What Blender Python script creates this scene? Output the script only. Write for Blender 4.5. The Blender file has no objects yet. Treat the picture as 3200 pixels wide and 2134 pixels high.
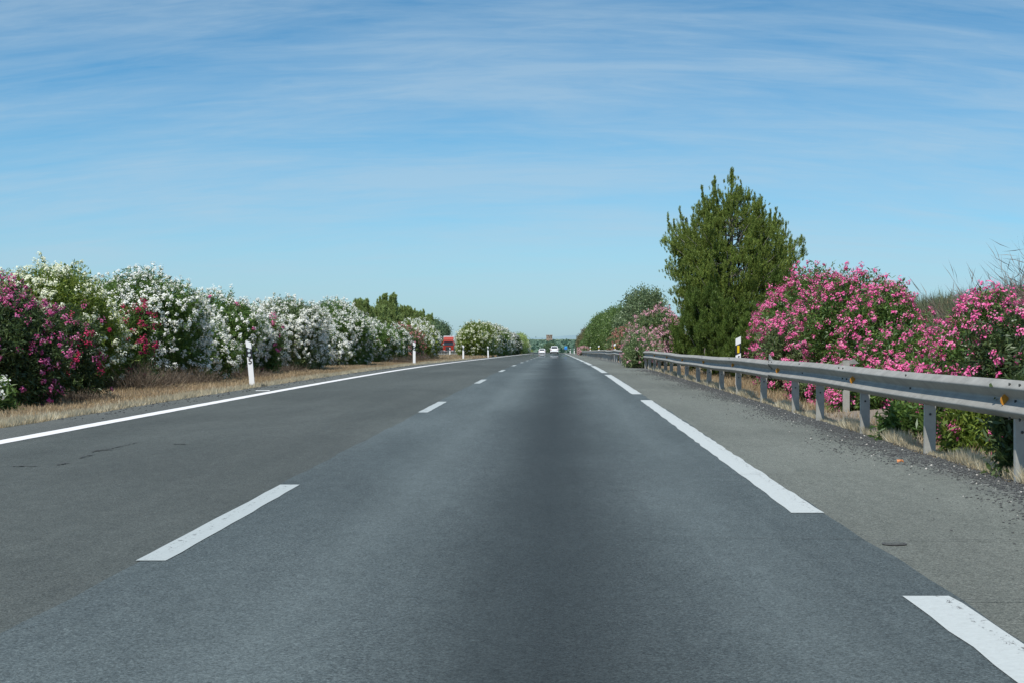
import bpy, bmesh, math, random
import numpy as np
from mathutils import Vector, Matrix

random.seed(7)
R = np.random.RandomState(11)
sc = bpy.context.scene
COL = sc.collection
rad = math.radians

# ------------------------------------------------------------------ terrain
def zp(y):
    """height of the carriageway at distance y"""
    s = 15.0 * math.log1p(math.exp(min(30, (y - 60) / 15.0))) if y < 500 else y - 60
    z = -0.0075 * s
    if y > 420: z -= 0.013 * (min(y, 720) - 420)
    if y > 720: z = -0.0075 * 660 - 3.9 + (min(y, 2600) - 720) / 1880 * 1.4
    return z
def sstep(a, b, x):
    t = max(0.0, min(1.0, (x - a) / (b - a))); return t * t * (3 - 2 * t)
def gz(x, y):
    z = zp(y) - 0.03
    if x > 3.7:
        z -= 0.10 * sstep(3.9, 5.2, x)
        e = 2.1 - 1.3 * sstep(60, 95, y) - .5 * sstep(120, 250, y)
        z += e * sstep(7.4, 12.6, x) + 1.1 * sstep(12, 22, x) * (1 - sstep(50, 90, y))
        z += 0.10 * math.sin(x * 1.3 + y * .21) * sstep(8, 11, x)
    if -20 < x < -7.2:
        z += 0.05 * math.sin(y * .35) * sstep(-7.6, -9.5, x) * 1 if x < -7.6 else 0
        z -= 0.02
    return z

# ------------------------------------------------------------------ helpers
def link(o): COL.objects.link(o); return o
def tag(o, label=None, cat=None, group=None, kind=None):
    if label: o["label"] = label
    if cat: o["category"] = cat
    if group: o["group"] = group
    if kind: o["kind"] = kind
    return o
def thing(name, label, cat, loc=(0, 0, 0), rz=0, group=None):
    o = bpy.data.objects.new(name, None); o.empty_display_size = .2; link(o)
    o.location = loc; o.rotation_euler = (0, 0, rz)
    return tag(o, label, cat, group)
def mobj(name, me, mat, parent=None, loc=None):
    o = bpy.data.objects.new(name, me); link(o)
    if mat is not None and not me.materials: me.materials.append(mat)
    if parent: o.parent = parent
    if loc: o.location = loc
    return o
def np_mesh(name, V, F):
    """V (n,3) array, F (m,k) array of equal sized polygons"""
    V = np.asarray(V, dtype=np.float32); F = np.asarray(F, dtype=np.int32)
    me = bpy.data.meshes.new(name)
    me.vertices.add(len(V)); me.vertices.foreach_set("co", V.ravel())
    k = F.shape[1]
    me.loops.add(F.size); me.loops.foreach_set("vertex_index", F.ravel())
    me.polygons.add(len(F)); me.polygons.foreach_set("loop_start", np.arange(0, F.size, k, dtype=np.int32))
    me.update(calc_edges=True)
    return me
def bm_mesh(name, bm, smooth=False):
    me = bpy.data.meshes.new(name); bm.normal_update(); bm.to_mesh(me); bm.free()
    if smooth:
        for p in me.polygons: p.use_smooth = True
    return me
def box(bm, cx, cy, cz, sx, sy, sz, bev=0, rot=None):
    m = Matrix.Translation((cx, cy, cz)) @ (rot or Matrix.Identity(4)) @ Matrix.Diagonal((sx, sy, sz, 1))
    r = bmesh.ops.create_cube(bm, size=1, matrix=m)
    if bev:
        es = list({e for v in r['verts'] for e in v.link_edges})
        bmesh.ops.bevel(bm, geom=es, offset=bev, segments=2, affect='EDGES', profile=.6)
def prism(bm, pts, y0, y1):
    """polygon in XZ extruded along Y"""
    a = [bm.verts.new((p[0], y0, p[1])) for p in pts]; b = [bm.verts.new((p[0], y1, p[1])) for p in pts]
    bm.faces.new(a); bm.faces.new(b[::-1])
    n = len(pts)
    for i in range(n): bm.faces.new((a[i], b[i], b[(i + 1) % n], a[(i + 1) % n]))
    bmesh.ops.recalc_face_normals(bm, faces=bm.faces[:])
def tube(bm, pts, rads, seg=7):
    rings = []
    for i, p in enumerate(pts):
        p = Vector(p)
        d = (Vector(pts[min(i + 1, len(pts) - 1)]) - Vector(pts[max(i - 1, 0)])).normalized()
        u = d.cross(Vector((0.3, 1, 0.1))); u = u.normalized() if u.length > .01 else Vector((1, 0, 0)); v = d.cross(u)
        rings.append([bm.verts.new(p + (u * math.cos(a) + v * math.sin(a)) * rads[i]) for a in [2 * math.pi * k / seg for k in range(seg)]])
    for a, b in zip(rings, rings[1:]):
        for k in range(seg): bm.faces.new((a[k], a[(k + 1) % seg], b[(k + 1) % seg], b[k]))
    bm.faces.new(rings[0][::-1]); bm.faces.new(rings[-1])
def disc(bm, x, y, z, r, n=16, th=.004, axis='y'):
    c = [(r * math.cos(2 * math.pi * k / n), r * math.sin(2 * math.pi * k / n)) for k in range(n)]
    if axis == 'y':
        a = [bm.verts.new((x + p, y, z + q)) for p, q in c]; b = [bm.verts.new((x + p, y + th, z + q)) for p, q in c]
    else:
        a = [bm.verts.new((x + th, y + p, z + q)) for p, q in c]; b = [bm.verts.new((x, y + p, z + q)) for p, q in c]
    bm.faces.new(a); bm.faces.new(b[::-1])
    for k in range(n): bm.faces.new((a[k], b[k], b[(k + 1) % n], a[(k + 1) % n]))
    bmesh.ops.recalc_face_normals(bm, faces=bm.faces[:])

# ------------------------------------------------------------------ materials
class NT:
    def __init__(s, name):
        s.m = bpy.data.materials.new(name); s.m.use_nodes = True
        s.t = s.m.node_tree; s.t.nodes.clear()
        s.out = s.n('ShaderNodeOutputMaterial')
    def n(s, typ, **kw):
        x = s.t.nodes.new(typ)
        for k, v in kw.items():
            if hasattr(x, k): setattr(x, k, v)
            else: x.inputs[k.replace('_', ' ')].default_value = v
        return x
    def l(s, a, b): s.t.links.new(a, b)
    def noise(s, vec, scale, detail=3, rough=.55, dist=0):
        x = s.n('ShaderNodeTexNoise'); x.inputs['Scale'].default_value = scale; x.inputs['Detail'].default_value = detail
        x.inputs['Roughness'].default_value = rough; x.inputs['Distortion'].default_value = dist
        if vec is not None: s.l(vec, x.inputs['Vector'])
        return x.outputs['Fac']
    def ramp(s, fac, stops, interp='LINEAR'):
        r = s.n('ShaderNodeValToRGB'); r.color_ramp.interpolation = interp
        e = r.color_ramp.elements
        while len(e) < len(stops): e.new(.5)
        for q, (p, c) in zip(e, stops):
            q.position = p; q.color = (c if isinstance(c, tuple) else (c, c, c)) + ((1,) if not isinstance(c, tuple) or len(c) == 3 else ())
        s.l(fac, r.inputs['Fac']); return r.outputs['Color']
    def math(s, op, a, b=None, c=None, clamp=False):
        x = s.n('ShaderNodeMath'); x.operation = op; x.use_clamp = clamp
        for i, v in enumerate((a, b, c)):
            if v is None: continue
            if isinstance(v, (int, float)): x.inputs[i].default_value = v
            else: s.l(v, x.inputs[i])
        return x.outputs[0]
    def mix(s, f, a, b, mode='MIX'):
        x = s.n('ShaderNodeMix'); x.data_type = 'RGBA'; x.blend_type = mode
        for i, v in ((0, f), (6, a), (7, b)):
            if isinstance(v, (int, float)): x.inputs[i].default_value = v if i == 0 else (v, v, v, 1)
            elif isinstance(v, tuple): x.inputs[i].default_value = v + (1,)
            else: s.l(v, x.inputs[i])
        return x.outputs[2]
    def coords(s, which='Object'): return s.n('ShaderNodeTexCoord').outputs[which]
    def sep(s, v):
        x = s.n('ShaderNodeSeparateXYZ'); s.l(v, x.inputs[0]); return x.outputs
    def mapping(s, v, scale=(1, 1, 1), rot=(0, 0, 0), loc=(0, 0, 0)):
        x = s.n('ShaderNodeMapping'); x.inputs['Scale'].default_value = scale; x.inputs['Rotation'].default_value = rot
        x.inputs['Location'].default_value = loc; s.l(v, x.inputs[0]); return x.outputs[0]
    def pos(s): return s.n('ShaderNodeNewGeometry').outputs['Position']
    def bsdf(s, col, rough=.7, metal=0, spec=.4, bump=None, bdist=.01, bstr=.5, coat=0):
        b = s.n('ShaderNodeBsdfPrincipled')
        for k, v in (('Base Color', col), ('Roughness', rough), ('Metallic', metal), ('Specular IOR Level', spec), ('Coat Weight', coat)):
            if isinstance(v, tuple): b.inputs[k].default_value = v + (1,)
            elif isinstance(v, (int, float)): b.inputs[k].default_value = v
            else: s.l(v, b.inputs[k])
        if bump is not None:
            q = s.n('ShaderNodeBump'); q.inputs['Distance'].default_value = bdist; q.inputs['Strength'].default_value = bstr
            s.l(bump, q.inputs['Height']); s.l(q.outputs[0], b.inputs['Normal'])
        return b.outputs[0]
    def done(s, sh): s.l(sh, s.out.inputs['Surface']); return s.m

def simple(name, col, rough=.6, metal=0, spec=.4, var=.12, scale=6, coat=0):
    n = NT(name); f = n.noise(n.pos(), scale, 4)
    c = n.mix(f, tuple(max(0, q * (1 - var)) for q in col), tuple(min(1, q * (1 + var)) for q in col))
    return n.done(n.bsdf(c, rough, metal, spec, coat=coat))

def asphalt(name, dark, light, tint_center=None, streak=0.0, mirage=False, gravel_edge=None):
    n = NT(name); p = n.pos(); X, Y, Z = n.sep(p)
    grain = n.noise(p, 70, 7, .86)
    pebb = n.n('ShaderNodeTexVoronoi'); pebb.inputs['Scale'].default_value = 70; n.l(p, pebb.inputs['Vector'])
    long = n.noise(n.mapping(p, (1.1, .05, 1)), 1.3, 5, .6)
    blot = n.noise(n.mapping(p, (.35, .12, 1)), 1.0, 4, .6)
    mid = n.noise(n.mapping(p, (1, .35, 1)), 9, 5, .7)
    f = n.math('ADD', n.math('ADD', n.math('MULTIPLY', n.math('SUBTRACT', grain, .5), 1.9), .275), n.math('MULTIPLY', long, .25))
    f = n.math('ADD', f, n.math('MULTIPLY', blot, .2))
    f = n.math('ADD', f, n.math('MULTIPLY', n.math('SUBTRACT', mid, .5), .30))
    c = n.ramp(f, [(.33, dark), (.68, light)])
    # pale aggregate chips
    chip = n.ramp(pebb.outputs['Distance'], [(.0, 1.0), (.16, 1.0), (.24, 0.0)])
    sel = n.ramp(pebb.outputs['Color'], [(.80, 0.0), (.86, 1.0)])
    c = n.mix(n.math('MULTIPLY', n.math('MULTIPLY', chip, sel), .30), c, tuple(min(1, q * 2.1) for q in light))
    dk = n.ramp(n.noise(p, 48, 2, .6), [(.30, 1.0), (.40, 0.0)])
    c = n.mix(n.math('MULTIPLY', dk, .38), c, tuple(q * .55 for q in dark))
    if tint_center is not None:   # oil darkened band between the wheel tracks, pale tracks either side
        d = n.math('ABSOLUTE', n.math('ADD', X, -tint_center))
        d = n.math('ADD', d, n.math('MULTIPLY', n.math('SUBTRACT', blot, .5), .35))
        k = n.ramp(d, [(.0, 1.0), (.22, .85), (.72, 0.0)])
        c = n.mix(n.math('MULTIPLY', k, streak), c, tuple(q * .60 for q in dark))
        drip = n.ramp(n.noise(n.mapping(p, (6, 3.2, 1)), 1.0, 4, .7), [(.60, 0.0), (.68, 1.0)])
        c = n.mix(n.math('MULTIPLY', n.math('MULTIPLY', drip, k), .40), c, tuple(q * .45 for q in dark))
        tr = n.ramp(n.math('ABSOLUTE', n.math('ADD', d, -1.05)), [(.0, 1.0), (.35, 0.0)])
        c = n.mix(n.math('MULTIPLY', tr, .30), c, tuple(q * 1.2 for q in light))
    if gravel_edge is not None:
        e_ = n.math('ADD', X, n.math('MULTIPLY', n.math('SUBTRACT', n.noise(p, 1.6, 5, .75), .5), 1.3))
        k_ = n.ramp(n.math('SUBTRACT', e_, gravel_edge), [(.0, 0.0), (.30, .75), (.45, .9)])
        gv = n.n('ShaderNodeTexVoronoi'); gv.inputs['Scale'].default_value = 55; n.l(p, gv.inputs['Vector'])
        gc = n.ramp(n.sep(gv.outputs['Color'])[0], [(.0, (.035, .038, .038)), (.6, (.095, .10, .097)), (.93, (.15, .155, .145)), (1.0, (.42, .42, .38))])
        c = n.mix(k_, c, gc)
    tot = None
    for scl, amp in ((48, .12), (110, .30), (240, .42)):      # stones of three sizes, each its own grey
        v = n.n('ShaderNodeTexVoronoi'); v.inputs['Scale'].default_value = scl; n.l(p, v.inputs['Vector'])
        g_ = n.math('MULTIPLY', n.math('SUBTRACT', n.sep(v.outputs['Color'])[0], .5), amp)
        tot = g_ if tot is None else n.math('ADD', tot, g_)
    gain = n.math('ADD', n.math('MULTIPLY', tot, 1.7), 1.0)
    c = n.mix(1.0, c, gain, 'MULTIPLY')
    patch = n.ramp(n.noise(n.mapping(p, (.22, .06, 1), loc=(4, 2, 0)), 1.0, 5, .7, .8), [(.40, .86), (.60, 1.08)])
    c = n.mix(1.0, c, patch, 'MULTIPLY')
    bump = n.math('ADD', grain, n.math('MULTIPLY', pebb.outputs['Distance'], -.6))
    sh = n.bsdf(c, .82, 0, .22, bump, .006, .7)
    if mirage:      # hot air layer over the far tarmac mirrors what stands on it
        g = n.n('ShaderNodeBsdfGlossy'); g.inputs['Roughness'].default_value = .002; g.inputs['Color'].default_value = (.95, .97, 1, 1)
        band = n.noise(n.mapping(p, (.004, .018, 0)), 1.0, 3, .65)
        b = n.ramp(band, [(.44, 0.0), (.56, 1.0)])
        zone = n.ramp(n.math('DIVIDE', Y, 1000), [(.115, 0.0), (.16, .22), (.25, .50), (.38, .75)])
        fac = n.math('MULTIPLY', b, zone, clamp=True)
        ms = n.n('ShaderNodeMixShader'); n.l(fac, ms.inputs[0]); n.l(sh, ms.inputs[1]); n.l(g.outputs[0], ms.inputs[2])
        sh = ms.outputs[0]
    return n.done(sh)

def marking(name, base=(.74, .76, .77), worn=.5, xin=None, side=1):
    n = NT(name); p = n.pos(); X, Y, Z = n.sep(p)
    fine = n.noise(p, 60, 5, .8); big = n.noise(n.mapping(p, (5, .6, 1)), 2.2, 4, .7)
    c = n.mix(n.noise(p, 24, 7, .8), tuple(q * .66 for q in base), tuple(min(1, q * 1.06) for q in base))
    cr = n.noise(n.mapping(p, (30, 12, 1)), 1, 6, .8, .6)
    if xin is not None:       # flaked band along one edge
        d = n.math('ABSOLUTE', n.math('ADD', X, -xin))
        band = n.ramp(d, [(.0, 1.0), (.02, 1.0), (.05, 0.0)])
        k = n.math('MULTIPLY', band, n.ramp(cr, [(.57, 0.0), (.61, 1.0)]))
        c = n.mix(n.math('MULTIPLY', k, .9), c, (.09, .09, .09))
    k2 = n.math('MULTIPLY', n.ramp(fine, [(.57, 0.0), (.68, 1.0)]), worn)
    c = n.mix(k2, c, (.33, .33, .33))
    return n.done(n.bsdf(c, .75, 0, .25, fine, .004, .4))

def leafmat(name, c1, c2, c3, trans=.28, gloss=.12, clump=2.2, top=None):
    """leaf colour varies per leaf and per clump"""
    n = NT(name); g = n.n('ShaderNodeNewGeometry')
    c = n.ramp(g.outputs['Random Per Island'], [(0, c1), (.55, c2), (1, c3)])
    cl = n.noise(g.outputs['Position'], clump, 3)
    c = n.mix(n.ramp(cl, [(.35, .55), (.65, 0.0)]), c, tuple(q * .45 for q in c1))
    d = n.n('ShaderNodeBsdfDiffuse'); n.l(c, d.inputs[0])
    t = n.n('ShaderNodeBsdfTranslucent'); n.l(n.mix(.5, c, tuple(min(1, q * 1.5) for q in c3)), t.inputs[0])
    m = n.n('ShaderNodeMixShader'); m.inputs[0].default_value = trans
    n.l(d.outputs[0], m.inputs[1]); n.l(t.outputs[0], m.inputs[2])
    gl = n.n('ShaderNodeBsdfGlossy'); gl.inputs['Roughness'].default_value = .42; gl.inputs[0].default_value = (.8, .85, .8, 1)
    m2 = n.n('ShaderNodeMixShader'); m2.inputs[0].default_value = gloss * .30
    n.l(m.outputs[0], m2.inputs[1]); n.l(gl.outputs[0], m2.inputs[2])
    return n.done(m2.outputs[0])
def petalmat(name, cols):
    n = NT(name); g = n.n('ShaderNodeNewGeometry')
    cl = n.noise(g.outputs['Position'], 3.5, 3)
    f = n.math('ADD', n.math('MULTIPLY', g.outputs['Random Per Island'], .7), n.math('MULTIPLY', cl, .3))
    c = n.ramp(f, [(i / (len(cols) - 1), q) for i, q in enumerate(cols)])
    d = n.n('ShaderNodeBsdfDiffuse'); n.l(c, d.inputs[0])
    t = n.n('ShaderNodeBsdfTranslucent'); n.l(c, t.inputs[0])
    m = n.n('ShaderNodeMixShader'); m.inputs[0].default_value = .3
    n.l(d.outputs[0], m.inputs[1]); n.l(t.outputs[0], m.inputs[2])
    return n.done(m.outputs[0])

M = {}
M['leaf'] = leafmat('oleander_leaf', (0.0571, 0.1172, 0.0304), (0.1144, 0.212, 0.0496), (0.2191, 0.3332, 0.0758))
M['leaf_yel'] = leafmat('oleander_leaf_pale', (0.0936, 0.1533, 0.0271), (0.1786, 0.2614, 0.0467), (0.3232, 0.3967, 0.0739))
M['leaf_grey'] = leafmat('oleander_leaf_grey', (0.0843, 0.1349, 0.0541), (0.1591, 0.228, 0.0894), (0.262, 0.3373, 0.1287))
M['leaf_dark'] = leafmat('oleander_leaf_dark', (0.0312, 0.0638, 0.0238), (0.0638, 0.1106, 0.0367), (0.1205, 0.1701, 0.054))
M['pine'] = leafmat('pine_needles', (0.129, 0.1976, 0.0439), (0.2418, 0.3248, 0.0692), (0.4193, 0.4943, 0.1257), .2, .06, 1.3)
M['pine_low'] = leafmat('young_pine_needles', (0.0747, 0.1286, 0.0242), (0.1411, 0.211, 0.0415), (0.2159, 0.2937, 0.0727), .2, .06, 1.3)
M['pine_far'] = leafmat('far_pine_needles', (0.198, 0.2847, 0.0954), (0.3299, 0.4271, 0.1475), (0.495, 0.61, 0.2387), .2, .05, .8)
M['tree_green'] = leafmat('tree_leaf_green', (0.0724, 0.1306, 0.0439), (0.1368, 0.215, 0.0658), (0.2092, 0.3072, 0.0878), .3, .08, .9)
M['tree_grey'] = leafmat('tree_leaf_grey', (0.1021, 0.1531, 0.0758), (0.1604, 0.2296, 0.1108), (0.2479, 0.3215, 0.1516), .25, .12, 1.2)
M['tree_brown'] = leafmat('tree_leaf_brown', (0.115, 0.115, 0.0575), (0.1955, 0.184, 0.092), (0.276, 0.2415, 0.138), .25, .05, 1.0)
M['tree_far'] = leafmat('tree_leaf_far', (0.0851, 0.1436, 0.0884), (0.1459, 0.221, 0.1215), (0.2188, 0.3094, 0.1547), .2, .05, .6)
M['wood_far'] = leafmat('hazed_wood_leaf', (0.1219, 0.2031, 0.1544), (0.1625, 0.2519, 0.1869), (0.2113, 0.3006, 0.2194), .1, .0, .12)  # bluish green leaf tones: distance haze is painted into the colour
M['white'] = petalmat('white_petals', [(.80, .83, .68), (.93, .93, .87), (.95, .95, .94)])
M['cream'] = petalmat('cream_petals', [(.66, .70, .44), (.84, .86, .66), (.91, .92, .84)])
M['hot'] = petalmat('hot_pink_petals', [(.62, .05, .22), (.86, .17, .42), (.92, .44, .62)])
M['mag'] = petalmat('magenta_petals', [(.42, .035, .13), (.60, .13, .32), (.74, .36, .54)])
M['red'] = petalmat('rose_red_petals', [(.36, .015, .06), (.52, .04, .13), (.62, .14, .24)])
M['palep'] = petalmat('pale_pink_petals', [(.62, .22, .28), (.78, .42, .50), (.82, .58, .64)])
M['salmon'] = petalmat('salmon_petals', [(.36, .12, .10), (.47, .19, .17), (.56, .32, .29)])
M['bark'] = simple('bark', (.16, .13, .105), .9, var=.35, scale=14)
M['barkgrey'] = simple('pale_bark', (.27, .25, .225), .9, var=.3, scale=14)
M['straw'] = leafmat('dry_grass_blades', (.30, .215, .115), (.46, .35, .21), (.64, .53, .36), .3, .02, .9)
M['straw_pale'] = leafmat('bleached_grass_blades', (.46, .38, .24), (.62, .54, .37), (.78, .71, .54), .3, .02, 1.2)
M['twig'] = leafmat('dry_twigs', (.09, .07, .055), (.17, .135, .10), (.30, .25, .19), .1, 0, 2)
M['stalk'] = leafmat('grey_stalks', (.16, .13, .11), (.25, .21, .18), (.33, .28, .23), .1, 0, 2)
M['weed'] = leafmat('grey_green_weeds', (.10, .125, .075), (.17, .20, .12), (.26, .28, .17), .2, .02, 1)

M['lane'] = asphalt('asphalt_newer', (.047, .062, .066), (.118, .145, .147), tint_center=-.05, streak=.85, mirage=True)
M['oldlane'] = asphalt('asphalt_older', (.046, .055, .052), (.108, .121, .112), mirage=True)
M['shoulder'] = asphalt('asphalt_shoulder', (.092, .103, .090), (.182, .195, .172), gravel_edge=3.12)
M['lshoulder'] = asphalt('asphalt_left_shoulder', (.070, .078, .072), (.150, .160, .148))
M['mark_right'] = marking('worn_marking_right', (.50, .545, .54), .62, xin=1.71)
M['mark_mid'] = marking('worn_marking_middle', (.43, .48, .48), xin=-2.12)
M['mark_left'] = marking('fresh_marking_left', (.80, .80, .80), worn=.15)
def galv():
    n = NT('galvanised_steel'); p = n.pos()
    f = n.noise(p, 3.5, 5, .65); s = n.noise(n.mapping(p, (2, 1, 14)), 3, 4, .7)
    c = n.ramp(f, [(.3, (.245, .24, .215)), (.7, (.36, .352, .32))])
    c = n.mix(n.ramp(s, [(.55, 0.0), (.75, .45)]), c, (.17, .165, .15))
    c = n.mix(n.ramp(n.noise(n.mapping(p, (1, .8, 6), loc=(2, 7, 1)), 5, 6, .75), [(.60, 0.0), (.72, .55)]), c, (.20, .15, .10))
    return n.done(n.bsdf(c, .62, .15, .35, f, .004, .3))
M['galv'] = galv()
def postmat():
    n = NT('weathered_post_steel'); p = n.pos(); f = n.noise(p, 6, 5, .7)
    c = n.ramp(f, [(.3, (.32, .315, .28)), (.7, (.44, .435, .39))])
    return n.done(n.bsdf(c, .75, .1, .3))
M['post'] = postmat()
M['pwhite'] = simple('white_plastic', (.92, .92, .91), .45, var=.04)
M['pblack'] = simple('black_plastic', (.022, .024, .028), .5, var=.1)
M['refl'] = simple('white_reflector', (.60, .66, .68), .25, var=.05)
M['yellow'] = simple('yellow_reflector', (.88, .60, .02), .35, var=.04)
M['amber'] = simple('amber_reflector', (.55, .24, .03), .3, var=.3, scale=30)
M['ink'] = simple('black_ink', (.02, .02, .02), .6)
M['stone'] = simple('grey_chippings', (.075, .078, .078), .9, var=.5, scale=40)
M['stonepale'] = simple('pale_chippings', (.48, .46, .42), .9, var=.3, scale=40)
M['crack'] = simple('crack_tar', (.06, .065, .062), .9, var=.3)
M['concrete'] = simple('old_concrete', (.20, .17, .14), .9, var=.25, scale=9)
M['carwhite'] = simple('white_car_paint', (.80, .81, .82), .25, spec=.5, var=.02, coat=.5)
M['glass'] = simple('dark_glass', (.035, .04, .045), .08, spec=.6)
M['tyre'] = simple('tyre_rubber', (.025, .025, .025), .85)
M['rim'] = simple('alloy_rim', (.45, .45, .46), .35, .8)
M['taillight'] = simple('red_lamp_lens', (.30, .02, .02), .2)
M['bumper'] = simple('dark_bumper', (.05, .05, .052), .6)
M['redcab'] = simple('red_cab_paint', (.34, .030, .014), .40, spec=.4, var=.06, coat=.3)
M['trailer'] = simple('pale_trailer', (.72, .72, .72), .5, var=.05)
M['headlight'] = simple('clear_lamp_lens', (.7, .72, .7), .15)
M['signblue'] = simple('blue_sign', (.03, .20, .62), .4, var=.1)
M['signcyan'] = simple('light_blue_sign', (.05, .40, .68), .4, var=.1)
M['litter'] = simple('orange_brown_litter', (.62, .25, .10), .8)
def groundmat():
    n = NT('dry_verge_ground'); p = n.pos(); X, Y, Z = n.sep(p)
    a = n.noise(p, .9, 5, .65); b = n.noise(p, 14, 5, .75); c3 = n.noise(p, 60, 3, .7)
    f = n.math('ADD', n.math('MULTIPLY', a, .45), n.math('MULTIPLY', b, .55))
    c = n.ramp(f, [(.30, (.115, .075, .05)), (.5, (.225, .160, .105)), (.7, (.36, .275, .18))])
    c = n.mix(n.ramp(c3, [(.4, .35), (.6, 0.0)]), c, (.09, .06, .045))
    g = n.ramp(n.noise(p, .25, 3), [(.5, 0.0), (.7, .35)])
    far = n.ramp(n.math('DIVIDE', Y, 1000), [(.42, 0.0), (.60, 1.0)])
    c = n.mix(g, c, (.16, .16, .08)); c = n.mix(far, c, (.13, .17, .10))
    return n.done(n.bsdf(c, .95, 0, .1, b, .03, .6))
M['ground'] = groundmat()
def towermat():
    n = NT('tower_stone'); p = n.pos(); X, Y, Z = n.sep(p)
    b = n.noise(n.mapping(p, (1.2, 1.2, .35)), .9, 5, .7)
    c = n.ramp(b, [(.35, (.22, .15, .11)), (.5, (.42, .31, .24)), (.7, (.56, .45, .37))])
    return n.done(n.bsdf(c, .95, 0, .1))
M['tower'] = towermat()
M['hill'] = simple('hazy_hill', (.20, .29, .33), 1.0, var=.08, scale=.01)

# ------------------------------------------------------------------ ground sheets
YS = [-40, -25, -14, -8, -4] + [v for v in np.arange(-2, 60, 1.5)] + [v for v in np.arange(60, 200, 5)] + [v for v in np.arange(200, 720, 15)] + [720, 800, 950, 1200, 1600, 2100, 2600, 3500, 6000, 9000]
XS = [-6000, -2500, -1200, -600, -300, -150, -80, -50, -34, -30, -25, -20.5, -18, -16, -14, -12.5, -11, -9.5, -8.5, -7.8, -7.2, -5, -2, 1, 3, 3.7, 4.1, 4.6, 5.2, 6, 7, 7.8, 8.6, 9.4, 10.2, 11, 12, 13, 14.5, 16, 18, 20, 24, 30, 45, 80, 150, 300, 600, 1200, 2500, 6000]
def sheet(name, xs, ys, zf, mat):
    V = [(x, y, zf(x, y)) for y in ys for x in xs]; nx = len(xs)
    F = [(j * nx + i, j * nx + i + 1, (j + 1) * nx + i + 1, (j + 1) * nx + i) for j in range(len(ys) - 1) for i in range(nx - 1)]
    me = np_mesh(name, V, F)
    for p in me.polygons: p.use_smooth = True
    return tag(mobj(name, me, mat), kind='structure')
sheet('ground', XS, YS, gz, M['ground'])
RY = [y for y in YS if y <= 620]
def jag(x, amp=.05):
    return lambda y: x + amp * (math.sin(y * 1.7) * .5 + math.sin(y * 4.3 + 1) * .35 + math.sin(y * .31) * .8)
FINE = sorted(set(list(np.arange(-6, 60, .3)) + RY))
def strip(name, x0, x1, dz, mat, ys=None, jag0=0, jag1=0):
    ys = ys or FINE
    V, F = [], []
    for y in ys:
        k = 1 if y < 140 else 0
        a = x0 + (jag(0, jag0)(y) * k if jag0 else 0); b = x1 + (jag(0, jag1)(y) * k if jag1 else 0)
        for t in (0, .5, 1): V.append((a + (b - a) * t, y, zp(y) + dz))
    for j in range(len(ys) - 1):
        for i in range(2): F.append((j * 3 + i, j * 3 + i + 1, j * 3 + i + 4, j * 3 + i + 3))
    return tag(mobj(name, np_mesh(name, V, F), mat), kind='structure')
strip('left_shoulder', -7.2, -6.3, 0.0, M['lshoulder'], jag0=.05)
strip('right_shoulder', 1.70, 3.68, 0.0, M['shoulder'], jag1=.04)
strip('overtaking_lane', -6.31, -2.08, 0.004, M['oldlane'])
strip('driving_lane', -2.17, 1.76, 0.006, M['lane'], jag0=.02, jag1=.02)
strip('far_carriageway', -29.5, -21, 0.0, M['lshoulder'], ys=RY)

def markstrip(name, spans, x0, x1, dz, mat, rag=.006):
    V, F = [], []
    for (a, b) in spans:
        ys = list(np.arange(a, b, .35 if a < 60 else 4)) + [b]
        i0 = len(V)
        for k, y in enumerate(ys):
            j = (R.rand() - .5) * 2 * rag if a < 60 else 0; q = (R.rand() - .5) * 2 * rag if a < 60 else 0
            V += [(x0 + j, y, zp(y) + dz), (x1 + q, y, zp(y) + dz)]
        for k in range(len(ys) - 1):
            o = i0 + 2 * k; F.append((o, o + 1, o + 3, o + 2))
    return tag(mobj(name, np_mesh(name, V, F), mat), kind='structure')
sp = [(y, y + 20.0) for y in np.arange(-12.2, 440, 24.0)]
sp = [(a - .35, b - .2) for a, b in [(7.4 - 20, 7.75)] + [(11.5 + 24 * k, 31.9 + 24 * k) for k in range(17)]]
markstrip('shoulder_line', sp, 1.535, 1.745, .0095, M['mark_right'], .010)
markstrip('lane_line', [(8.75 + 17.6 * k, 13.3 + 17.6 * k) for k in range(-1, 24)], -2.175, -2.02, .0095, M['mark_mid'], .006)
markstrip('median_line', [(-4, 430)], -6.30, -6.06, .0075, M['mark_left'])

# cracks and joints in the tarmac
def ribbon(bm, pts, w, dz):
    prev = None
    for i, (x, y) in enumerate(pts):
        q = Vector(pts[min(i + 1, len(pts) - 1)]) - Vector(pts[max(0, i - 1)]); q = Vector((-q.y, q.x)).normalized()
        ww = w * (.4 + random.random() * .9)
        a = bm.verts.new((x + q.x * ww, y + q.y * ww, zp(y) + dz)); b = bm.verts.new((x - q.x * ww, y - q.y * ww, zp(y) + dz))
        if prev: bm.faces.new((prev[0], prev[1], b, a))
        prev = (a, b)
def at(px, py, X=None):
    """point of the carriageway seen at photograph pixel px, py (3200 wide)"""
    s = (py - 1055) / 1.153; return ((px - 1743) / s, 5300 / s)
bm = bmesh.new()
def crackline(p, q, w, n=26, jx=.03, jy=.10):
    a = at(*p); b = at(*q); pts = []
    for i in range(n + 1):
        t = i / n; pts.append((a[0] + (b[0] - a[0]) * t + random.uniform(-jx, jx), a[1] + (b[1] - a[1]) * t + random.uniform(-jy, jy)))
    ribbon(bm, pts, w, .0125)
for p, q in [((290, 1411), (330, 1401)), ((335, 1402), (440, 1380)), ((300, 1407), (345, 1404)), ((40, 1455), (110, 1456)), ((180, 1452), (228, 1444)), ((250, 1430), (285, 1420)), ((540, 1387), (580, 1387))]:
    crackline(p, q, .010, jy=.07)
crackline((2130, 1480), (2830, 1487), .0045, 60, .02, .02)
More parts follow.
